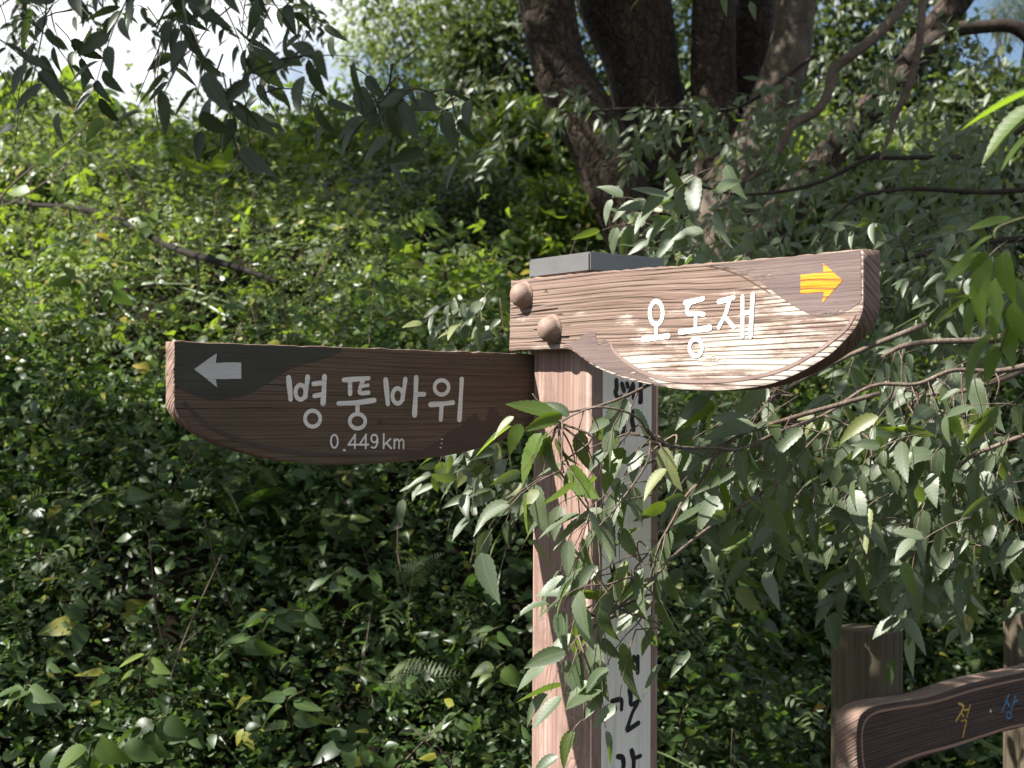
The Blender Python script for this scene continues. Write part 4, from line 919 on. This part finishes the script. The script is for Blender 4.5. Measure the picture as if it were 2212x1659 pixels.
tot += cover(260, (-3.2, 3.0), (3.0, 5.6), (.05, .1), (.2, .4), 4, T_GR, 'plant', 'bank_grass', up=1.0, label='loose grass blades poking out of the shaded bank', cat='grass')
# sunlit slope
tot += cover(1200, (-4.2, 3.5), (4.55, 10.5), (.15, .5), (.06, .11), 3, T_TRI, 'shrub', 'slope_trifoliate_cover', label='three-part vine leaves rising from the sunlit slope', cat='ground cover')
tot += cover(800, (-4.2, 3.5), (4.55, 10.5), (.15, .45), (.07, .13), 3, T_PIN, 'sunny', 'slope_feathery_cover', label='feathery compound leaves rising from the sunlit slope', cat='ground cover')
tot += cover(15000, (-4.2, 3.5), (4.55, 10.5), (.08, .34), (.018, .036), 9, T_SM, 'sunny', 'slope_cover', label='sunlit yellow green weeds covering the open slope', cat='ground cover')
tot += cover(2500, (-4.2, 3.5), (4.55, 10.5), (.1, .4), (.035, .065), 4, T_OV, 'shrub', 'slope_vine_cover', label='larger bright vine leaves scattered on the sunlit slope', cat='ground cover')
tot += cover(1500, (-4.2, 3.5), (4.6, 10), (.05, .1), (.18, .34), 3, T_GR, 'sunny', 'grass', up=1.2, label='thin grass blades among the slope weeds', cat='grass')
tot += cover(1600, (.2, 3.5), (3.2, 7), (.0, .03), (.04, .07), 5, T_OV, 'litter', 'leaf_litter', label='brown dead leaves on the ground under the zelkova', cat='leaf litter')
print('cover leaves', tot)
T = Tubes()
for _ in range(260):
    X_, Y_ = rng.uniform(-2.6, 2.4), rng.uniform(3.2, 7.5); p = np.array([X_, Y_, float(terrain(X_, Y_))]); e = p + np.array([rng.normal(0, .15), rng.uniform(-.25, .05), rng.uniform(.2, .5)])
    T.add(catmull([p, (p + e) / 2 + rng.normal(0, .03, 3), e], 4), np.linspace(.0035, .0012, 9), 4)
link('dry_stalks', T.mesh('dry_stalks', MT['twig']), kind='stuff', label='thin dry stalks standing among the weeds', cat='stalks')

# ------------------------------------------------------------------ shrubs and trees behind
def shrub(name, label, cat, cx, cy, d, rx, ry, n, leaf, matkey, temps=T_SM, group=None, clump=.22, per=26, depth=None, holes=0., stems=5, seed=0):
    """centre pixel, depth, half sizes in pixels"""
    c = np.array(at(cx, cy, d)); sx, sz = rx * d / F, ry * d / F; sy = depth or sx * .8
    base = (c[0], d, float(terrain(c[0], d)))
    root = empty(name, base, label=label, cat=cat, group=group)
    T = Tubes()
    for k in range(stems):
        e = c + np.array([rng.uniform(-.7, .7) * sx, rng.uniform(-.5, .5) * sy, rng.uniform(-.1, .8) * sz])
        m_ = (np.array(base) + e) / 2 + rng.normal(0, .08, 3) * sx; m_[2] += .1 * sz
        C = catmull([np.array(base) + np.array([rng.uniform(-.2, .2), 0, -.1]), m_, e], 5); T.add(C, np.linspace(.02 + .01 * sz, .006, len(C)), 6, .1, k)
    LV = Leaves()
    u = rnd_unit(n) * (rng.random((n, 1)) ** .33)
    K = c + u * np.array([sx, sy, sz])
    lump = np.sin(u[:, 0] * 7 + seed) * np.cos(u[:, 2] * 6 + seed * 2) + np.sin(u[:, 1] * 5 + 1.3 * seed)
    K = K[lump > -1.4 + holes * 1.5]
    cs = clump * min(sx, sz) * rng.uniform(.5, 1.3, len(K))
    for j in range(per):
        Q = K + rng.normal(0, 1, K.shape) * cs[:, None] * np.array([1, 1, .75]); m = len(K)
        out = norm(Q - c); A = norm(out * .7 + rng.normal(0, .6, (m, 3)) + np.array([0, 0, -.35]))
        LV.add(Q, A, norm(out * .5 + np.array([-.2, -.1, .8]) + rng.normal(0, .5, (m, 3))), rng.uniform(leaf[0], leaf[1], m))
    D = LV.arr(); D = D[D[:, 2] > terrain(D[:, 0], D[:, 1])]
    st = 'trunk' if cat == 'tree' else 'stem'
    link(st, T.mesh(st, MT['darktwig']), root); link('crown' if cat == 'tree' else 'foliage', leaf_mesh('foliage', D, temps, MT[matkey]), root, kind='stuff')
    return len(D)
q = 0
q += shrub('vine_thicket', 'thicket of large round vine leaves on the crest at far left', 'shrub', 60, 305, 9.13, 230, 105, 150, (.09, .15), 'shrub', T_RD, seed=1)
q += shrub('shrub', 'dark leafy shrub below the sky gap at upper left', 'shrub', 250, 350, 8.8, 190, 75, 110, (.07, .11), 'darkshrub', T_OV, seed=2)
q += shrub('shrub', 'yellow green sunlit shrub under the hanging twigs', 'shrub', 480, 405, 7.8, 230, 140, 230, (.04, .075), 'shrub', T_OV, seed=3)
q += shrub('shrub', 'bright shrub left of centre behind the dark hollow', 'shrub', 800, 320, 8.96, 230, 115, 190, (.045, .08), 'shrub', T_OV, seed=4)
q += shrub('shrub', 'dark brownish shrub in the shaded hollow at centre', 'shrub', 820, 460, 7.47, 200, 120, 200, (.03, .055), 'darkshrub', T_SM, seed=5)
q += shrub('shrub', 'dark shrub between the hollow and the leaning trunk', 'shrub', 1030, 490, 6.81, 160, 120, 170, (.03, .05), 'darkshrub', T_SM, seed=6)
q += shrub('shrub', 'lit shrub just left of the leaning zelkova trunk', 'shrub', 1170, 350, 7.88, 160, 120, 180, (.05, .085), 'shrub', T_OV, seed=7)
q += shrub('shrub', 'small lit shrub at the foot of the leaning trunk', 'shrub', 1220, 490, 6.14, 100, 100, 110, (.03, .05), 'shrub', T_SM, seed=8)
q += shrub('shrub', 'olive shrub on the slope at far left below the crest', 'shrub', 130, 410, 7.14, 220, 80, 140, (.04, .07), 'sunny', T_OV, seed=9)
q += shrub('shrub', 'low weedy mound on the slope left of the fallen branch end', 'shrub', 300, 620, 5.95, 260, 70, 120, (.03, .05), 'sunny', T_OV, seed=21, stems=3)
q += shrub('shrub', 'low leafy mound on the slope above the left board', 'shrub', 720, 620, 6.14, 230, 75, 130, (.03, .05), 'shrub', T_SM, seed=22, stems=3)
q += shrub('shrub', 'low mound of weeds left of the post cap', 'shrub', 1000, 640, 5.58, 170, 70, 100, (.03, .05), 'shrub', T_OV, seed=23, stems=3)
q += shrub('shrub', 'pale weedy mound at the left edge beside the fallen branch', 'shrub', 40, 560, 6.32, 190, 60, 90, (.03, .06), 'shrub', T_OV, seed=24, stems=3)
q += shrub('shrub', 'leafy mound overhanging the bank at the left edge', 'shrub', 60, 780, 5, 210, 80, 100, (.03, .05), 'sunny', T_OV, seed=25, stems=3)
q += shrub('shrub', 'dark mound of weeds under the left end of the left board', 'shrub', 250, 900, 4.5, 200, 90, 100, (.03, .05), 'bank', T_OV, seed=26, stems=3)
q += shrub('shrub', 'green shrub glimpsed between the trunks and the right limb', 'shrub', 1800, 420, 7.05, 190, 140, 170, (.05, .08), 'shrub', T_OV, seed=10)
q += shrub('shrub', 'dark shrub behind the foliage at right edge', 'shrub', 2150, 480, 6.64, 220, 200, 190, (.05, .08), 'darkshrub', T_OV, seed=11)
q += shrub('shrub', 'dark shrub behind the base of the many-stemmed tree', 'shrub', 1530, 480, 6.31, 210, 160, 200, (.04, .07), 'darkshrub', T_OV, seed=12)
q += shrub('far_tree', 'pale green feathery tree against the sky left of the trunks', 'tree', 900, 30, 20, 190, 190, 300, (.07, .12), 'far', T_SM, clump=.14, seed=13)
q += shrub('far_tree', 'darker tree filling the gap beside the leaning trunk', 'tree', 1090, 130, 14, 150, 200, 300, (.07, .12), 'darkshrub', T_SM, seed=14, holes=.15)
q += shrub('far_tree', 'leafy tree seen in the gaps between the upright trunks', 'tree', 1460, 120, 14, 200, 230, 260, (.09, .14), 'darkshrub', T_SM, seed=15, holes=.35)
q += shrub('far_tree', 'dark tree behind the right-hand limb near the upper right sky', 'tree', 1850, 130, 12, 230, 230, 330, (.08, .12), 'darkshrub', T_SM, seed=16, holes=.2)
q += shrub('far_tree', 'dark leafy tree below the sky at the right edge', 'tree', 2150, 270, 11, 160, 120, 150, (.08, .12), 'darkshrub', T_SM, seed=18, holes=.2)
q += shrub('far_tree', 'blue green conifer tuft in the upper right corner', 'tree', 2190, 30, 11, 70, 55, 60, (.1, .16), 'darkshrub', T_GR, seed=17)
print('shrub leaves', q)

# ---- bare twigs at far left
root = empty('bare_sapling', tuple(at(-40, 640, 5.2)), label='leafless thin sapling twigs in front of the slope at far left', cat='sapling')
T = Tubes()
for p, w in (([(-20, 500), (0, 430), (60, 370), (130, 320), (190, 270), (200, 262)], 6), ([(0, 430), (20, 440), (110, 385), (165, 340)], 4), ([(-30, 400), (10, 350), (60, 300), (95, 270)], 4), ([(5, 435), (15, 470), (60, 520), (80, 560)], 3.5), ([(300, 480), (330, 620), (345, 690)], 0)):
    if not w: continue
    C, r_ = limb([(x, y, w * (1 - .6 * i / len(p))) for i, (x, y) in enumerate(p)], 5.2); T.add(C, r_, 5)
link('twig', T.mesh('twig', MT['twig']), root)

# ------------------------------------------------------------------ single plants on the bank
def sit(x, y, lo=2.9, hi=9):          # where the pixel's ray meets the hillside
    for d in np.arange(lo, hi, .02):
        p = at(x, y, d)
        if p.z <= float(terrain(p.x, p.y)): return p, d
    return at(x, y, hi), hi
# ---- fallen branch lying on the slope weeds
FB = [(-60, 428, 10), (0, 432, 12), (80, 443, 13), (150, 447, 14), (225, 463, 16), (300, 498, 18), (370, 533, 19), (450, 560, 19), (530, 583, 17), (600, 610, 12)]; FB = [(x, y, w * .8) for x, y, w in FB]
fd = np.array([sit(x, y, 4.6, 10)[1] for x, y, _ in FB]); fd = np.polyval(np.polyfit(np.arange(10), fd, 1), np.arange(10)); fd -= max(0, max(fd - np.array([sit(x, y, 4.6, 10)[1] for x, y, _ in FB]))) + .6
C, r_ = limb(FB, fd); T = Tubes(); T.add(C, r_, 9, .12, 5)
for k_ in (18, 26, 33, 40): T.add(catmull([C[k_], C[k_] + np.array([.02, -.04, -.12]), C[k_] + np.array([-.03, -.06, -.26])], 4), np.linspace(.006, .002, 9), 5)
tag(link('fallen_branch', T.mesh('fallen_branch', MT['blackbark'])), 'dark curved fallen branch lying across the sunlit slope', 'branch')
def vine(label, pts, leaves, matkey='plant', temps=T_OV, leafpx=(45, 70), off=.28, cat='vine', name='climbing_vine', spread=.35, bias=(-.5, -.5, .6), stemmat='greentwig', droop=-.35):
    """stem through pixels standing off the bank; leaves: count"""
    p0, d0 = sit(*pts[0]); d = d0 - off
    P_ = [tuple(p0)] + [tuple(at(x, y, d - .02 * i)) for i, (x, y) in enumerate(pts[1:] if len(pts) > 1 else pts)]
    root = empty(name, tuple(p0), label=label, cat=cat)
    C = catmull(P_, 6); T = Tubes(); T.add(C, np.linspace(.0035, .0015, len(C)), 5); st = link('stem', T.mesh('stem', MT[stemmat]), root)
    for k in range(leaves):
        t = (.25 + .75 * (k + .5) / leaves) * (len(C) - 1); b_ = C[int(t)]
        s_ = 1 if k % 2 else -1
        A = norm(np.array([s_ * rng.uniform(.5, 1), rng.uniform(-.5, .1), droop + rng.uniform(-.3, .35)]))
        N = norm(np.array(bias) + rng.normal(0, spread, 3)); N = norm(N - A * A.dot(N))
        L = rng.uniform(*leafpx) * d / F
        leaf_obj(root, np.concatenate([b_ + A * .012, A, N, [L]]), temps, matkey)
    return root
vine('pale glossy leaves on an arching stem at left of the bank', [(150, 1150), (190, 1090), (240, 1070), (290, 1055)], 9, temps=T_SOV, leafpx=(45, 65), off=.35)
vine('pair of huge dim round leaves at far left of the bank', [(90, 1130), (110, 1080), (120, 1060)], 3, 'bank', T_SRD, (80, 105), .3)
vine('three pale leaflets on a thin stem below centre of the bank', [(300, 1500), (310, 1430), (330, 1400)], 3, 'lime', T_SOV, (50, 65), .35, droop=-.1)
vine('tuft of oval leaves left of the second fern', [(560, 1360), (580, 1330), (610, 1318), (660, 1320)], 8, 'plant', T_SOV, (45, 65), .4)
vine('single broad oval leaves below the tuft of oval leaves', [(500, 1420), (520, 1390), (560, 1370)], 5, 'plant', T_SOV, (55, 80), .36)
vine('round pale leaves in a row above the second fern', [(690, 1290), (700, 1260), (720, 1240), (740, 1225)], 6, 'plant', T_SOV, (35, 50), .36)
vine('yellow green lobed leaves under the middle of the left board', [(680, 1150), (685, 1115), (690, 1100)], 6, 'lime', T_SOV, (28, 42), .3, droop=.0)
vine('yellowish herb right of the lobed leaves under the board', [(735, 1160), (745, 1125), (765, 1112)], 7, 'lime', T_SOV, (25, 38), .3, droop=.0)
vine('three leafed vine with big leaves near the bottom left', [(290, 1660), (300, 1590), (330, 1560), (360, 1545)], 6, 'bank', T_SRD, (55, 75), .4)
vine('whitish sunlit bramble leaves at the left edge near the bottom', [(20, 1560), (50, 1500), (60, 1480), (100, 1500)], 8, 'plant', T_SOV, (50, 70), .45)
vine('large bright round leaf cluster near the bottom left corner', [(190, 1680), (195, 1620), (205, 1590)], 4, 'fresh', T_SRD, (60, 85), .45)
vine('dark heart shaped leaf cluster at the bottom left', [(240, 1680), (250, 1620), (260, 1600)], 3, 'bank', T_SRD, (75, 100), .42)
vine('bright green leaf sprig under the left board near its middle', [(540, 1060), (545, 1030), (560, 1005)], 5, 'fresh', T_SOV, (35, 50), .3)
vine('small leaved sprig right of the second fern near the post', [(1040, 1420), (1050, 1370), (1090, 1350)], 8, 'plant', T_SOV, (32, 50), .34)
vine('lime leaf sprig beside the lower post on its left', [(1080, 1490), (1070, 1450), (1090, 1430)], 6, 'fresh', T_SOV, (38, 55), .36)
vine('bunch of grey green oval leaves low on the bank at centre', [(640, 1600), (620, 1520), (660, 1490)], 7, 'plant', T_SOV, (50, 70), .4)
vine('leafy sprig low on the bank beside the post foot', [(960, 1600), (970, 1560), (1000, 1530)], 9, 'plant', T_SOV, (30, 45), .34)
vine('jagged light green herb right of the post near the ground', [(1560, 1600), (1550, 1540), (1570, 1470)], 12, 'fresh', T_SOV, (28, 45), .25, droop=.05)
vine('light green herb close beside the post on its right', [(1480, 1640), (1470, 1560), (1500, 1500)], 14, 'plant', T_SOV, (28, 42), .25, droop=.05)
vine('bright herb between the post and the low trail sign', [(1660, 1640), (1650, 1580), (1640, 1560)], 10, 'lime', T_SOV, (22, 38), .25, droop=.05)
vine('dark hanging oval leaves between the post and the trail sign', [(1680, 1420), (1650, 1460), (1640, 1530)], 10, 'zel', T_ZEL, (55, 90), .9, droop=-.9)
vine('two orange autumn leaves left of the low trail sign', [(1780, 1560), (1790, 1520), (1775, 1575)], 2, 'orange', T_SOV, (30, 42), .8)
vine('bright round leaves on the sunlit slope above centre', [(985, 380), (990, 360), (1000, 350)], 4, 'fresh', T_SRD, (30, 45), .3)

def frond_mesh(L=1.0, n=16, w=.34, curl=.35):
    V, U, Fc = [], [], []
    tv, tf, tu = leaf_plain(.17, 3, .1, .2)
    pts = []
    for i in range(n):
        t = .12 + .88 * i / n; y = t * (1 - .12 * t); z = -curl * t * t
        ln = w * (1.02 - t) ** .75 * min(1., t / .2)
        for s_ in (-1, 1):
            A = norm(np.array([s_ * 1.0, .45, -.18])); N = norm(np.array([0, .2 * curl, 1.0])); N = norm(N - A * A.dot(N)); S = np.cross(A, N)
            q_ = np.array([0, y, z]) + ln * (tv[:, :1] * S + tv[:, 1:2] * A + tv[:, 2:3] * N)
            Fc.append(tf + len(V)); V += [tuple(v) for v in q_]; U += [tuple(v) for v in tu]
    C = np.array([(0, t * (1 - .12 * t), -curl * t * t) for t in np.linspace(0, 1, 10)])
    v2, f2, u2 = tube_arrays(C, np.linspace(.012, .004, 10), 4); Fc.append(f2 + len(V)); V += [tuple(v) for v in v2]; U += [tuple(v) for v in u2]
    return npmesh('frond', np.array(V), np.concatenate(Fc), MT['fern'], np.array(U))
FM = [frond_mesh(1, 16, .34, .35), frond_mesh(1, 18, .28, .55), frond_mesh(1, 14, .38, .2)]
def fern(label, fronds, off=.3):
    p0, d0 = sit(*fronds[0][0]); root = empty('fern', tuple(p0), label=label, cat='fern'); d = d0 - off
    for (bs, tp, roll) in fronds:
        a, b_ = at(*bs, d), at(*tp, d - .06); A = np.array(b_ - a); L = np.linalg.norm(A) / .88; A = A / np.linalg.norm(A)
        n_ = np.array([-.3, -.7, .65]); n_ = norm(n_ - A * n_.dot(A)); s_ = np.cross(A, n_); N = n_ * math.cos(R(roll)) + s_ * math.sin(R(roll)); S = np.cross(A, N)
        mm = Matrix([[S[k] * L, A[k] * L, N[k] * L, a[k]] for k in range(3)] + [[0, 0, 0, 1]])
        link('frond', FM[int(rng.integers(0, 3))], root, mm)
fern('pale fern with drooping frond under the left end of the left board', [((330, 1105), (420, 1130), 20), ((340, 1090), (405, 1078), 10), ((335, 1100), (300, 1070), -30)])
fern('slender arching fern frond above the centre of the bank', [((860, 1265), (935, 1205), 40), ((860, 1265), (840, 1215), -20)])
fern('wide fern with long frond low on the bank near the post', [((830, 1475), (985, 1455), 25), ((835, 1470), (900, 1425), 10), ((830, 1475), (790, 1440), -20)])
fern('pale fern on the sunlit slope above the left board', [((505, 655), (580, 635), 10), ((510, 655), (560, 680), 20), ((505, 655), (490, 640), 0)], .25)
fern('small fern in the shade at the edge of the hollow', [((640, 560), (700, 520), 15), ((640, 560), (690, 555), 10)], .25)
